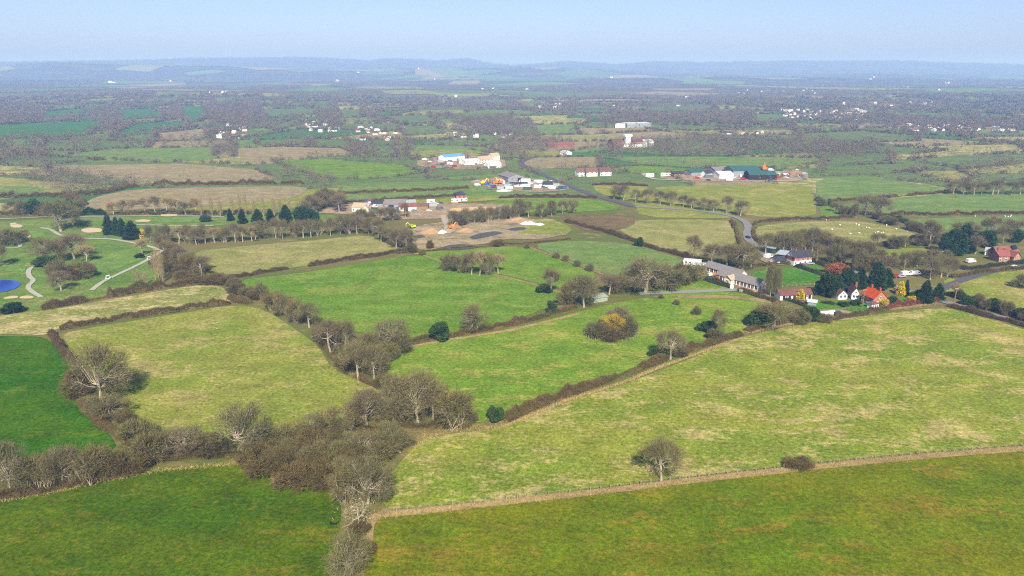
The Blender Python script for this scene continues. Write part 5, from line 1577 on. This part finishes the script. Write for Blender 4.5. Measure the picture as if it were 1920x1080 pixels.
# mobile homes, builders yard, depots
def box_thing(name, x, y, w, d, h, m, label, cat, rz=0, group=None, legs=False, win=0):
    p = G(x, y)
    e = empty(name, p, rz, label, cat, group)
    k = MB()
    k.box(-w / 2, w / 2, -d / 2, d / 2, .45 if legs else 0.02, h)
    k.build('body', m, e)
    k = MB()
    k.box(-w / 2 - .08, w / 2 + .08, -d / 2 - .08, d / 2 + .08, h, h + .12)
    k.build('roof', r_white if m is white else m, e)
    if win:
        for t in np.linspace(-.7, .7, win):
            add_window(e, t * w / 2, h * .45, w / win * .5, h * .3, -d / 2)
    else:
        n = max(3, int(w / .8))
        k = MB()
        for t in np.linspace(-w / 2 + .1, w / 2 - .1, n):
            k.box(t - .06, t + .06, -d / 2 - .05, -d / 2, .2, h - .1)
        k.build('rib', m, e)
    if legs:
        for sx in (-.6, .6):
            for sy in (-1, 1):
                wl_ = MB()
                wl_.tube((sx * w / 2, sy * d * .42, .33), (sx * w / 2, sy * d * .5, .33), .33, .33, 10)
                wl_.build('wheel', tarmac_dark, e)
    return e
box_thing('mobile_home', 1298, 497, 9, 3.2, 3, white, 'white mobile home at the end of the building site', 'mobile home', -.35, win=4)
box_thing('mobile_home', 1310, 503, 7, 3, 2.8, white, 'shorter white mobile home nearer the digger', 'mobile home', -.4, win=3)
bldg('workshop', (660,397), (690,398), 10, 3.6, 2.4, cream, r_tan, 'cream workshop with a tan roof at the end of the builders yard', 'workshop', 'x', wins=row(3, 1, 1.2, 1.2), doors=[(.3, 3, 2.8, dark_open)])
bldg('workshop_gable', (680,399), (691,399), 6, 3.0, 2.4, cream, r_tan, 'cream gabled annexe of the tan roofed workshop', 'workshop', 'y', wins=[(0, 1, 1.2, 1.2)])
bldg('warehouse', (722,393), (760,392), 15, 4.2, 2.2, greysheet, r_grey, 'grey roofed warehouse in the builders yard', 'warehouse', 'x', doors=[(-.4, 4, 3.4, dark_open)])
bldg('red_roofed_shed', (748,397), (781,396), 9, 3.6, 2.0, white, r_red, 'white shed with a bright red roof in the builders yard', 'shed', 'x', doors=[(-.2, 3, 2.8, dark_open)])
bldg('store_shed', (782,393), (803,393), 7, 3.0, 1.4, timber, r_brown, 'brown store shed beside the red roofed shed', 'shed', 'x')
bldg('store_shed', (698,389), (718,388), 8, 3.0, 1.4, greysheet, r_slate, 'dark roofed store behind the tan roofed workshop', 'shed', 'x')
box_thing('container', 692, 383, 6, 2.5, 2.6, plain('paint_blue', S(70, 120, 190), .5, .08), 'blue shipping container behind the tan roofed workshop', 'container')
bldg('red_house', (856,378), (876,377), 8, 5.0, 2.6, white, r_slate, 'red and white house with a dark hipped roof near the sand arena', 'house', 'hip', wins=row(3, .9, 1.2, 1.2) + row(3, 3.1, 1.2, 1.1), doors=[(0, 1, 2, dark_open)], band=(2.6, 5.0, plain('paint_red', S(214, 66, 62), .7, .1)))
box_thing('porch_room', 853, 379, 5, 3, 2.6, white, 'white porch room before the red and white house', 'porch', 0, win=2)
bldg('scrap_shed', (953,343), (983,341), 22, 5.0, 2.8, greysheet, r_grey, 'large grey gabled shed in the scrap yard', 'shed', 'y', doors=[(.45, 4.5, 4.2, dark_open)])
bldg('yard_office', (965,351), (990,350), 6, 2.6, 1.4, white, r_slate, 'low white office before the grey scrap yard shed', 'office', 'x', wins=row(4, 1, 1.2, 1))
bldg('yard_house', (1018,352), (1036,352), 8, 3, 2.2, white, r_slate, 'dark roofed house at the lane end of the scrap yard', 'house', 'x', wins=row(3, 1, 1, 1))
bldg('blue_shed', (836,303), (872,300), 16, 5, 2.2, white, r_blue, 'light blue roofed shed in the white yard', 'shed', 'x')
bldg('white_shed', (872,310), (898,308), 14, 4, 2, white, r_white, 'white roofed shed in the middle of the white yard', 'shed', 'x')
bldg('cream_house', (902,308), (925,306), 10, 5, 3, cream, r_tan, 'cream house with tall gables in the white yard', 'house', 'x', wins=row(4, 1, 1.2, 1.2) + row(4, 3.2, 1.2, 1.2), chim=[(-.5, .5), (.5, .5)])
bldg('cream_house', (922,302), (937,301), 9, 5.5, 3, cream, r_tan, 'cream house behind the tall gabled one in the white yard', 'house', 'x', chim=[(0, .5)])
bldg('white_house', (915,316), (940,314), 9, 4, 2.4, white, r_white, 'white low house at the front of the white yard', 'house', 'x', wins=row(4, 1, 1.2, 1.2))
for i, (x0, x1, y, ro) in enumerate([(1083,1096,331,r_brown), (1100,1120,331,r_brown), (1126,1146,330,r_maroon)]):
    bldg('white_cottage', (x0, y), (x1, y - .5), 8, 4.4, 3.2, white, ro, ['small', 'middle', 'wide'][i] + ' pale cottage of the row below the far paddock', 'house', 'x', wins=row(3, .9, 1.2, 1.2) + row(3, 2.9, 1.1, 1), chim=[(.6, .5)], group='row of pale cottages')
box_thing('field_container', 1218, 331, 8, 3, 3, white, 'white box cabin at the gravel drive', 'cabin', 0, win=2)
box_thing('field_container', 1249, 330, 11, 3, 3, white, 'longer white box cabin beyond the gravel drive', 'cabin', 0, win=3)
bldg('brick_bungalow', (1264,332), (1283,331), 9, 3, 2, brick_r, r_slate, 'brick bungalow with a dark roof by the white cabins', 'house', 'x', wins=row(3, 1, 1.2, 1.2))
bldg('dark_barn', (1296,330), (1322,328), 12, 3.5, 2.2, greysheet, r_teal, 'dark roofed barn at the start of the farm depot', 'barn', 'x')
bldg('farm_house', (1324,332), (1336,331), 8, 3.5, 2.4, white, r_slate, 'small white house in the farm depot', 'house', 'x', wins=row(2, 1, 1.2, 1.2))
bldg('white_barn', (1349,336), (1375,335), 14, 4.5, 2, white, r_white, 'white barn before the green roofed sheds', 'barn', 'x')
bldg('grey_barn', (1340,326), (1378,324), 14, 4, 2, greysheet, r_grey, 'grey roofed barn behind the white barn of the depot', 'barn', 'x')
bldg('green_roofed_shed', (1374,332), (1425,331), 22, 6, 3.4, greysheet, r_teal, 'larger green roofed shed of the farm depot', 'shed', 'x')
bldg('green_roofed_shed', (1405,338), (1456,338), 18, 5, 3, dark_open, r_teal, 'lower green roofed shed at the front of the depot', 'shed', 'x')
bldg('white_warehouse', (1176,240), (1221,238.5), 24, 7, .8, greysheet, r_white, 'big white flat roofed warehouse far off', 'warehouse', 'flat', over=.2)
bldg('annexe', (1154,240), (1172,240), 14, 5, 2, white, r_white, 'low white annexe beside the far warehouse', 'annexe', 'x')
e = bldg('brick_hall', (1150,278), (1206,276), 18, 8, 3, brick_r, r_maroon, 'far brick hall with a white front and tower', 'hall', 'x', wins=row(9, 5, 1.8, 1.8))
k = MB()
k.box(-8, 24, -3, -.05, 0, 4.2)
k.build('portico', white, e)
k = MB()
k.box(-5, 1.5, -2.9, 3, 4.2, 15)
k.box(-6.5, 3, -4, 4, 15, 17.5)
k.build('tower', white, e)
bldg('hall_wing', (1204,275), (1226,274), 14, 6, 2.5, white, r_white, 'white wing of the far brick hall', 'hall', 'x')
bldg('red_roofed_range', (1028,277), (1078,276), 16, 3.6, 2.4, brick_r, r_red, 'long low red roofed range far across the fields', 'range', 'x')
bldg('red_roofed_house', (1030,268), (1042,268), 10, 5, 3, brick_r, r_red, 'red roofed house behind the long red range', 'house', 'hip')
bldg('bungalow', (1058,291), (1072,290), 9, 3, 2.2, white, r_white, 'white gabled bungalow below the long red range', 'house', 'y')

TENS = ['', '', 'twenty', 'thirty', 'forty', 'fifty', 'sixty', 'seventy', 'eighty']
def ordw(i):
    return ORD[i] if i < 20 else (TENS[(i + 1) // 10][:-1] + 'ieth' if (i + 1) % 10 == 0 else TENS[(i + 1) // 10] + ' ' + ORD[(i + 1) % 10 - 1])
# far villages: small houses, copies of six kinds
FH = []
for wm, rm in ((white, r_brown), (white, r_slate), (white, r_white), (cream, r_tan), (brick_r, r_red), (white, r_maroon)):
    m = MB()
    prof = [(-3.5, 0), (3.5, 0), (3.5, 4.8), (0, 7.6), (-3.5, 4.8)]
    m.add([(-5, y, z) for y, z in prof] + [(5, y, z) for y, z in prof], [(4, 3, 2, 1, 0), (5, 6, 7, 8, 9)] + [(k, (k + 1) % 5, 5 + (k + 1) % 5, 5 + k) for k in (0, 1, 4)])
    w_ = m.mesh('wall')
    w_.materials.append(wm)
    m = MB()
    m.slab([(-5.3, -4, 4.5), (5.3, -4, 4.5), (5.3, 0, 7.85), (-5.3, 0, 7.85)], .25)
    m.slab([(-5.3, 0, 7.85), (5.3, 0, 7.85), (5.3, 4, 4.5), (-5.3, 4, 4.5)], .25)
    r_ = m.mesh('roof')
    r_.materials.append(rm)
    m = MB()
    m.box(2.9, 3.8, -.5, .5, 6.5, 9.2)
    c_ = m.mesh('chimney')
    c_.materials.append(brick_r)
    FH.append((w_, r_, c_))
def far_house(x, y, k, label, group, sc=1.0):
    p = G(x, y)
    e = empty('village_house', p, random.uniform(-.5, .5) + random.choice([0, 0, 1.57]), label, 'house', group, (sc * random.uniform(.8, 1.5), sc, sc * random.uniform(.75, 1.05)))
    w_, r_, c_ = FH[k % len(FH)]
    link('wall', w_, None, e)
    ro = link('roof', r_, None, e)
    link('chimney', c_, None, ro)
COLN = ['white house with brown roof', 'white house with slate roof', 'all white house', 'cream house with tan roof', 'brick house with red roof', 'white house with maroon roof']
for (x0, x1, y0, y1), n, ph, ks in VILL:
    for i, x in enumerate(sorted(random.uniform(x0, x1) for _ in range(n))):
        k = ks[i % len(ks)]
        far_house(x, random.uniform(y0, y1), k, f'{ordw(i)} house from the west {ph}', 'houses ' + ph, .62 if y0 > 220 else .8)
for i, (x, y) in enumerate(sorted([(205,155),(208,155.5),(214,155.5),(291,141),(318,139.5),(395,176),(418,175),(425,174),(632,148),(628,149),(672,147),(785,142),(815,150),(905,168),(925,167.5),(988,169),(1128,147),(1146,150),(1288,185),(1272,199),(1150,201),(1555,151),(1560,150),(1632,149),(1638,148),(1684,176),(1773,157),(1778,157),(1760,170),(1582,196),(1640,196),(1670,199),(1605,208),(1702,165),(855,182)])):
    k = [2, 2, 0][i % 3]
    far_house(x, y, k, f'{ordw(i)} lone white house from the west in the hazy woods', 'lone far houses', 1.0 + (185 - min(y, 185)) * .016)

# ------------------------------------------------------------------ vehicles and yard clutter
def paint(name, c):
    return plain(name, c, .35, .03, .5, .5)
PA = {'navy': paint('paint_navy', S(44, 52, 84)), 'white': paint('paint_white', S(244, 244, 244, 1.2)), 'red': paint('paint_car_red', S(196, 40, 44)), 'silver': paint('paint_silver', S(190, 196, 202)),
      'yellow': paint('paint_yellow', S(246, 206, 20, 1.3)), 'orange': paint('paint_orange', S(236, 130, 30, 1.3)), 'lime': paint('paint_lime', S(212, 222, 40, 1.4)), 'grey': paint('paint_grey', S(120, 124, 130)), 'blue': paint('paint_plain_blue', S(60, 110, 190)), 'green': paint('paint_green', S(56, 110, 76))}
def vehicle(x, y, rz, col, label, cat='car', kind_='car', group=None):
    p = G(x, y)
    p.z += .22 if cat != 'buggy' else .2
    e = empty({'car': 'parked_car', 'van': 'parked_van', 'buggy': 'golf_buggy'}[kind_], p, rz, label, cat, group)
    b, g = MB(), MB()
    if kind_ == 'car':
        b.prism([(-2.15, .35), (2.1, .35), (2.15, .75), (1.2, .95), (.55, 1.42), (-1.2, 1.45), (-1.9, .98), (-2.15, .9)], -.82, .82)
        for s in (-1, 1):
            g.add([(1.0, s * .83, .97), (.5, s * .83, 1.36), (-1.15, s * .83, 1.38), (-1.65, s * .83, .98)], [(0, 1, 2, 3)])
        g.add([(1.22, -.7, .97), (1.22, .7, .97), (.59, .7, 1.40), (.59, -.7, 1.40)], [(0, 1, 2, 3)])
        xs = (-1.3, 1.35)
        hw_ = .85
    elif kind_ == 'van':
        b.prism([(-2.7, .4), (2.6, .4), (2.65, .95), (2.1, 1.2), (1.5, 2.05), (1.2, 2.2), (-2.7, 2.2)], -.95, .95)
        for s in (-1, 1):
            g.add([(1.95, s * .96, 1.2), (1.45, s * .96, 1.9), (.7, s * .96, 1.9), (.7, s * .96, 1.2)], [(0, 1, 2, 3)])
        g.add([(2.13, -.8, 1.22), (2.13, .8, 1.22), (1.55, .8, 2.0), (1.55, -.8, 2.0)], [(0, 1, 2, 3)])
        xs = (-1.7, 1.7)
        hw_ = .96
    else:
        b.prism([(-1.1, .3), (1.1, .3), (1.15, .8), (.8, .85), (.55, .45), (0, .45), (-.1, .75), (-1.1, .8)], -.55, .55)
        b.box(-.8, .8, -.6, .6, 1.75, 1.83)
        for sx in (-.7, .7):
            for sy in (-.5, .5):
                b.box(sx - .03, sx + .03, sy - .03, sy + .03, .7, 1.76)
        g.box(-.45, .25, -.45, .45, .8, .95)
        xs = (-.75, .75)
        hw_ = .55
    b.build('body', PA[col], e)
    g.build('seat' if kind_ == 'buggy' else 'window_glass', tarmac_dark if kind_ == 'buggy' else glass_m, e)
    for xx in xs:
        for s in (-1, 1):
            w_ = MB()
            w_.tube((xx, s * (hw_ - .2), .32), (xx, s * (hw_ + .02), .32), .32, .32, 12)
            wo = w_.build('wheel', tarmac_dark, e)
            h_ = MB()
            h_.tube((xx, s * (hw_ + .02), .32), (xx, s * (hw_ + .035), .32), .17, .17, 8)
            h_.build('hub', PA['silver'], wo)
    return e
def digger(x, y, rz, col, label, sc=1.0):
    e = empty('digger', G(x, y) + Vector((0, 0, .15)), rz, label, 'digger', None, sc)
    for s in (-1, 1):
        t = MB()
        t.prism([(-1.6, .15), (-1.3, 0), (1.3, 0), (1.6, .15), (1.6, .6), (1.3, .8), (-1.3, .8), (-1.6, .6)], s * 1.1 - .3, s * 1.1 + .3)
        t.build('track', tarmac_dark, e)
    b = MB()
    b.box(-1.9, 1.2, -1.2, 1.2, .85, 1.7)
    b.box(-1.9, -.6, -1.2, 1.2, 1.7, 2.1)
    b.build('body', PA[col], e)
    c = MB()
    c.prism([(0, 1.7), (1.2, 1.7), (1.2, 2.4), (.9, 2.9), (0, 2.9)], .1, 1.15)
    cb = c.build('cab', PA[col], e)
    g = MB()
    g.add([(1.22, .2, 1.85), (1.22, 1.05, 1.85), (1.22, 1.05, 2.38), (1.22, .2, 2.38)], [(0, 1, 2, 3)])
    g.box(.15, 1.0, 1.15, 1.17, 1.9, 2.7)
    g.build('cab_glass', glass_m, cb)
    k = MB()
    k.tube((1, -.4, 1.6), (3.2, -.4, 3.9), .28, .22, 6)
    k.tube((3.2, -.4, 3.9), (4.6, -.4, 3.1), .22, .2, 6)
    k.build('boom', PA[col], e)
    k = MB()
    k.tube((4.6, -.4, 3.1), (4.4, -.4, 1.1), .2, .13, 6)
    k.build('arm', PA[col], e)
    k = MB()
    k.prism([(3.7, .9), (4.5, 1.2), (4.7, .7), (4.4, .2), (3.8, .35)], -.9, .1)
    k.build('bucket', PA['grey'], e)
vehicle(1402, 447, 1.75, 'navy', 'dark blue car driving down the bend of the lane')
vehicle(1698, 517, .2, 'white', 'white van parked behind the garden conifers', 'van', 'van')
vehicle(1716, 516, .1, 'white', 'second white van parked under the bare oaks', 'van', 'van')
vehicle(1682, 520, .3, 'red', 'red car parked beside the white vans')
vehicle(1690, 520.5, .3, 'silver', 'silver car parked between the red car and the white van')
vehicle(1519, 496.5, .2, 'silver', 'silver car parked before the tile hung cottage')
vehicle(1505, 499, .2, 'grey', 'grey car parked at the front of the tile hung cottage')
vehicle(1818 + 85, 503, .1, 'white', 'white car on the side lane below the farmhouse')
vehicle(1820, 493, .3, 'white', 'white van parked at the side lane bend', 'van', 'van')
vehicle(280, 488, 3.9, 'white', 'white golf buggy at the top of the buggy path', 'buggy', 'buggy')
vehicle(203, 524, 3.9, 'white', 'white golf buggy halfway down the buggy path', 'buggy', 'buggy')
vehicle(1440, 484, .5, 'white', 'white van in the sandy yard by the green shed', 'van', 'van')
vehicle(1433, 481, .5, 'grey', 'grey car in the sandy yard by the green shed')
digger(1304, 517, 3.4, 'yellow', 'yellow digger at the edge of the building site')
digger(1346, 524, 2.2, 'orange', 'orange digger before the barn conversion', .8)
digger(774, 428, 3.5, 'lime', 'bright lime yellow loader beside the spoil ground', .95)
digger(846, 429, .5, 'orange', 'orange digger on the brown spoil heap')
digger(905, 346, .5, 'yellow', 'yellow digger in the scrap yard', 1.3)
digger(929, 346, .3, 'orange', 'orange loader in the scrap yard', 1.4)
digger(938, 345, 2.8, 'orange', 'second orange loader beside the grey shed', 1.4)
digger(1433, 320, 1.4, 'orange', 'orange crane digger behind the green roofed sheds', 1.8)
CL = [((895, 1058, 340, 357), 46, 'in the scrap yard'), ((792, 940, 298, 317), 40, 'in the white yard'), ((690, 838, 378, 398), 30, 'in the builders yard'), ((1300, 1512, 320, 340), 40, 'in the farm depot'), ((1325, 1425, 520, 552), 0, '')]
cnt = {}
for (x0, x1, y0, y1), n, ph in CL:
    for i, x in enumerate(sorted(random.uniform(x0, x1) for _ in range(n))):
        y = random.uniform(y0, y1)
        c = random.choice(['white', 'white', 'grey', 'grey', 'silver', 'silver', 'blue', 'green', 'white', 'red'])
        t = random.random()
        if t < .45:
            vehicle(x, y, random.uniform(-.6, .6), c, f'{c} van parked {ph}, {ordw(i)} item from the west', 'van', 'van', f'vans {ph}')
        elif t < .85:
            vehicle(x, y, random.uniform(-.8, .8), c, f'{c} car parked {ph}, {ordw(i)} item from the west', 'car', 'car', f'cars {ph}')
        else:
            box_thing('container', x, y, random.choice([6, 6, 8]), 2.5, 2.5, PA[c], f'{c} steel container {ph}, {ordw(i)} item from the west', 'container', random.uniform(-.5, .5), f'containers {ph}')
# pallets and stacked materials on the building site
MATL = [('timber_stack', timber, 'stack of pale timber'), ('sand_bag_pallet', plain('bulk_bag', S(240, 236, 228, 1.2), .9, .1), 'pallet of white bulk bags'), ('block_pallet', plain('blockwork', S(196, 190, 182), .9, .12), 'pallet of grey blocks')]
wh = ['by the mobile homes', 'before the rear range', 'by the porch gable', 'under the glazed front', 'near the end gable', 'at the site hedge', 'beside the orange digger', 'in the middle of the apron', 'at the apron corner']
for i, (x, y) in enumerate([(1318,512),(1331,517),(1361,534),(1380,540),(1398,547),(1390,548),(1340,526),(1372,541),(1408,551)]):
    nm, mm, lb = MATL[i % 3]
    e = empty(nm, G(x, y) + Vector((0, 0, .2)), random.uniform(0, 3), f'{lb} {wh[i]}', 'building material')
    k = MB()
    for q in range(5):
        a0 = random.uniform(-.15, .15)
        k.box(-1 + a0, 1 + a0, -.7 + a0, .7 + a0, .14 + q * .22, .14 + q * .22 + .19)
    k.build('stack', mm, e)
    k = MB()
    for q in (-.6, 0, .6):
        k.box(-1.05, 1.05, q - .08, q + .08, 0, .135)
    k.build('pallet', timber, e)

# ------------------------------------------------------------------ spoil heaps
def heap(x, y, w, d, h, m, label, cat='heap'):
    r = np.random.default_rng(int(x * 7 + y))
    p = G(x, y)
    nr, na = 9, 26
    V = [(0, 0, h)]
    ph = r.uniform(0, 6, 4)
    for i in range(1, nr + 1):
        q = i / nr
        for j in range(na):
            a = 2 * math.pi * j / na
            ir = 1 + .16 * math.sin(2 * a + ph[0]) + .1 * math.sin(5 * a + ph[1]) + .05 * r.normal()
            z = h * (1 - q) ** 1.15 * (1 + .18 * math.sin(3 * a + ph[2] + q * 4)) + .06 * h * r.normal() * (q < 1)
            V.append((w / 2 * q * ir * math.cos(a), d / 2 * q * ir * math.sin(a), max(-.3, z) if i < nr else -.3))
    T = [(0, 1 + j, 1 + (j + 1) % na) for j in range(na)]
    for i in range(nr - 1):
        for j in range(na):
            a, b = 1 + i * na + j, 1 + i * na + (j + 1) % na
            T += [(a, a + na, b + na), (a, b + na, b)]
    o = link('spoil_heap', tri_mesh('spoil_heap', np.array(V), np.array(T)), m)
    o.location = p
    return tag(o, label, cat)
soil = plain('soil_tan', S(196, 160, 118), .95, .18, .5, .1, 0, .3)
soil_b = plain('soil_brown', S(166, 134, 100), .95, .2, .5, .1, 0, .3)
chalk = plain('chalk', S(240, 234, 224, 1.2), .95, .08, .5, .1, 0, .3)
heap(808, 436, 17, 12, 3.0, soil, 'tan spoil heap nearest the lime yellow loader')
heap(829, 437, 8, 6, 2.0, chalk, 'white chalk heap at the foot of the tan spoil heap')
heap(853, 428, 12, 9, 2.8, soil_b, 'brown spoil heap beside the haul track')
heap(872, 434, 17, 10, 2.4, soil, 'broad tan spoil heap beyond the brown one')
heap(972, 414, 26, 14, 2.4, soil, 'long tan spoil bank behind the white heap')
heap(995, 421, 15, 8, 2.0, chalk, 'white rubble heap at the far end of the spoil ground')
heap(1012, 422, 9, 6, 1.4, chalk, 'smaller white rubble heap beside the larger one')
heap(986, 419, 8, 5, 1.4, chalk, 'small white heap on the golf side of the rubble')
heap(945, 358, 14, 8, 1.6, chalk, 'white rubble heap before the scrap yard')
heap(1490, 326, 30, 14, 4, soil_b, 'brown earth bank at the end of the farm depot')
heap(830, 402, 12, 8, 1.5, soil_b, 'low brown heap by the sand arena')
heap(700, 402, 9, 6, 1.6, chalk, 'white rubble heap before the cream workshop')

# ------------------------------------------------------------------ fences, pole, sheep, odd things
pm_ = MB()
pm_.box(-.08, .08, -.08, .08, -.3, 1.25)
post_mesh = pm_.mesh('post')
post_mesh.materials.append(post_m)
pm_ = MB()
pm_.box(-.07, .07, -.07, .07, -.3, 1.2)
post_dark = pm_.mesh('post')
post_dark.materials.append(timber)
def fence(P, gap, label, mesh=post_mesh, wires=(.45, .8, 1.1), metres=False, rail=False, closed=False, sc=1.0):
    A = np.array([GP(*p) for p in P] if not metres else P)
    if closed:
        A = np.concatenate([A, A[:1]])
    L = np.hypot(*np.diff(A, axis=0).T).sum()
    Q = along(A, max(2, int(L / gap)))
    e = empty('fence', Vector((Q[0][0], Q[0][1], float(hgt(*Q[0])))), 0, label, 'fence')
    o = Vector(e.location)
    tops = []
    for q in Q[:-1] if closed else Q:
        p = Vector((q[0], q[1], float(hgt(*q)))) - o
        c = link('post', mesh, None, e)
        c.location = p + Vector((random.uniform(-.05, .05), random.uniform(-.05, .05), random.uniform(-.12, .05)))
        c.rotation_euler = (random.uniform(-.07, .07), random.uniform(-.07, .07), random.uniform(0, 1))
        c.scale = (sc * random.uniform(.9, 1.25), sc * random.uniform(.9, 1.25), random.uniform(.9, 1.1))
        tops.append(p)
    if closed:
        tops.append(tops[0])
    for z in wires:
        k = MB()
        for a, b in zip(tops[:-1], tops[1:]):
            r_ = .05 if rail else .012
            k.tube(a + Vector((0, 0, z)), b + Vector((0, 0, z)), r_, r_, 4)
        k.build('rail' if rail else 'wire', timber if rail else wire_m, e)
    return e
fence(FENCE_LINE, 2.6, 'long post and wire fence across the whole lower meadow', sc=1.15)
fence([(1400,628),(1480,612),(1560,598),(1650,585),(1745,574),(1765,574)], 2.6, 'post and wire fence along the garden bank', post_dark)
cx, cy = GP(1146, 627)
fence([(cx + 10.5 * math.cos(a), cy + 9.0 * math.sin(a)) for a in np.linspace(0, 2 * math.pi, 40, endpoint=False)], 1.7, 'round fence of pale stakes encircling the willow clump', metres=True, closed=True, wires=(.6, 1.0))
fence([(985,462),(1064,490),(1132,516)], 3.2, 'wire fence along the dry grass line of thorn bushes')
fence([(838,399),(846,391),(930,388),(932,392),(900,398.5)], 3.5, 'timber rail fence round the sand arena', post_dark, (.6, 1.1), rail=True, closed=True)
fence([(1400,514),(1425,526),(1440,537)], 2.4, 'short pale fence at the paddock edge behind the barn', wires=(.6, 1.0))
fence([(1534,588),(1560,584),(1592,581)], 1.6, 'row of tan stakes behind the nursery glasshouse', post_dark, (.5, 1.0), rail=True)
fence([(1535,534),(1500,537),(1458,540)], 2.2, 'pale rail fence at the foot of the bright paddock', post_mesh, (.6, 1.1), rail=True)
for (x, y), lab in (((1617, 577), 'wooden telegraph pole at the garden of the orange roofed house'), ((1762, 500), 'wooden telegraph pole near the parked vans'), ((1788, 574), 'wooden telegraph pole at the lane junction')):
    p = G(x, y)
    e = empty('telegraph_pole', p, .3, lab, 'pole')
    k = MB()
    k.tube((0, 0, -.3), (0, 0, 8.5), .16, .11, 8)
    k.build('pole', timber, e)
    k = MB()
    k.box(-.9, .9, -.06, .06, 7.9, 8.05)
    k.build('crossarm', timber, e)
    for q in (-.8, -.3, .3, .8):
        i_ = MB()
        i_.tube((q, 0, 8.05), (q, 0, 8.25), .05, .035, 6)
        i_.build('insulator', white, e)
def sheep_mesh():
    m = MB()
    ring = [(-.62, .12, .55), (-.5, .3, .62), (-.15, .36, .64), (.25, .34, .64), (.5, .24, .68), (.62, .14, .8), (.78, .1, .86), (.92, .05, .78)]
    n = 8
    vs = []
    for x, r, z in ring:
        vs += [(x, r * math.cos(2 * math.pi * k / n), z + r * .95 * math.sin(2 * math.pi * k / n)) for k in range(n)]
    fs = [(i * n + k, i * n + (k + 1) % n, (i + 1) * n + (k + 1) % n, (i + 1) * n + k) for i in range(len(ring) - 1) for k in range(n)]
    fs += [tuple(range(n))[::-1], tuple(range((len(ring) - 1) * n, len(ring) * n))]
    m.add(vs, fs)
    for x in (-.4, .38):
        for y in (-.15, .15):
            m.tube((x, y, .4), (x, y, 0), .06, .04, 5)
    return m.mesh('sheep')
sm = sheep_mesh()
sm.materials.append(plain('fleece', S(240, 234, 220, 1.2), .95, .08, 4))
SHEEP = [(1575,424), (1549,414), (1605,422), (1610,424), (1624,428), (1629,429), (1646,437), (1652,439), (1656,438), (1641,438), (1594,440), (1611,439), (1662,424), (1560,432), (1700,436), (1680,431)]
for i, (x, y) in enumerate(sorted(SHEEP)):
    o = link('sheep', sm)
    o.location = G(x, y) + Vector((0, 0, .18))
    o.rotation_euler = (0, 0, random.uniform(0, 6.3))
    o.scale = (.95,) * 3
    tag(o, f'{ordw(i)} white sheep from the west in the pale pasture above the lane', 'sheep', 'sheep in the pale pasture')
for i, (x, y) in enumerate(sorted([(1828,407), (1884,407), (1890,408), (1894,407.5), (1896,405.5), (1862,422)])):
    o = link('sheep', sm)
    o.location = G(x, y) + Vector((0, 0, .18))
    o.rotation_euler = (0, 0, random.uniform(0, 6.3))
    o.scale = (.95,) * 3
    tag(o, f'{ordw(i)} white sheep from the west under the clipped pasture hedge', 'sheep', 'sheep under the clipped hedge')
k = MB()
k.tube((0, 0, .1), (1.6, .5, .18), .09, .05, 6)
k.tube((.8, .25, .14), (1.3, .9, .3), .05, .02, 5)
o = k.build('fallen_branch', bark_pale)
o.location = G(1388, 756)
tag(o, 'bleached fallen branch lying in the wide meadow', 'branch')
k = MB()
k.prism([(-.8, 0), (.8, 0), (.95, .6), (.85, .6), (.72, .12), (-.72, .12), (-.85, .6), (-.95, .6)], -.35, .35)
o = k.build('feed_trough', dark_open)
o.location = G(627, 983) + Vector((0, 0, .08))
tag(o, 'dark feed trough by the dead oak in the lush pasture', 'trough')

# ------------------------------------------------------------------ rough grass standing on the verges
def tufts(P, half, per_m, hgt_, r):
    A = np.array([GP(*p) for p in P])
    L = np.hypot(*np.diff(A, axis=0).T).sum()
    n = int(L * per_m)
    Q = along(A, n) + r.normal(size=(n, 2)) * half
    B = np.concatenate([Q, hgt(Q[:, 0], Q[:, 1])[:, None] + .02], 1)
    D = r.normal(size=(n, 3)) * .45 + np.array([0, 0, 1])
    return twigs(B, D, r.uniform(.5, 1, n) * hgt_, r.uniform(.05, .12, n), r)
r_ = np.random.default_rng(3)
Vs, Ts, of = [], [], 0
for P, half, pm__, hh in [([(x, y + 4) for x, y in FENCE_LINE], .6, 130, .7), ([(690,1020),(690,990),(705,968),(735,958)], .7, 90, .6), ([(1400,624),(1480,608),(1560,594),(1650,582),(1740,572)], .9, 70, .6), ([(745,655),(830,640),(960,620),(1085,589)], .5, 60, .6),
                         ([(945,800),(1060,752),(1170,717),(1250,684),(1390,634)], .5, 70, .7), ([(480,868),(505,885),(520,904),(630,909)], .6, 90, .7), ([(770,848),(800,818),(850,806),(945,801)], 1.2, 60, .5), ([(0,940),(100,922),(200,900),(300,882),(460,868)], .6, 60, .6), ([(660,700),(690,718),(722,734)], .7, 60, .6)]:
    V, T = tufts(P, half, pm__, hh, r_)
    Vs.append(V); Ts.append(T + of); of += len(V)
tag(link('rough_grass', tri_mesh('rough_grass', np.concatenate(Vs), np.concatenate(Ts)), plant_mat('dry_grass', [S(186, 160, 108, 1.1), S(172, 150, 98, 1.1)])), 'dry rough grass standing along the field edges', None, None, 'stuff')
# ------------------------------------------------------------------ haze in the air
def build_haze():
    mb = MB()
    mb.box(-17400, 17400, -3000, 17400, -8, 262)
    t = NT('haze_air')
    t.n.remove(t.p)
    v = t.new('ShaderNodeVolumePrincipled')
    v.inputs['Color'].default_value = (.28, .50, .98, 1)
    v.inputs['Density'].default_value = HAZE
    v.inputs['Absorption Color'].default_value = (.5, .45, 0, 1)
    v.inputs['Anisotropy'].default_value = 0
    t.l.new(v.outputs[0], t.out.inputs['Volume'])
    o = mb.build('haze', t.m)
    tag(o, 'pale blue haze filling the air over the plain', None, None, 'stuff')
HAZE = 2.05e-4
build_haze()
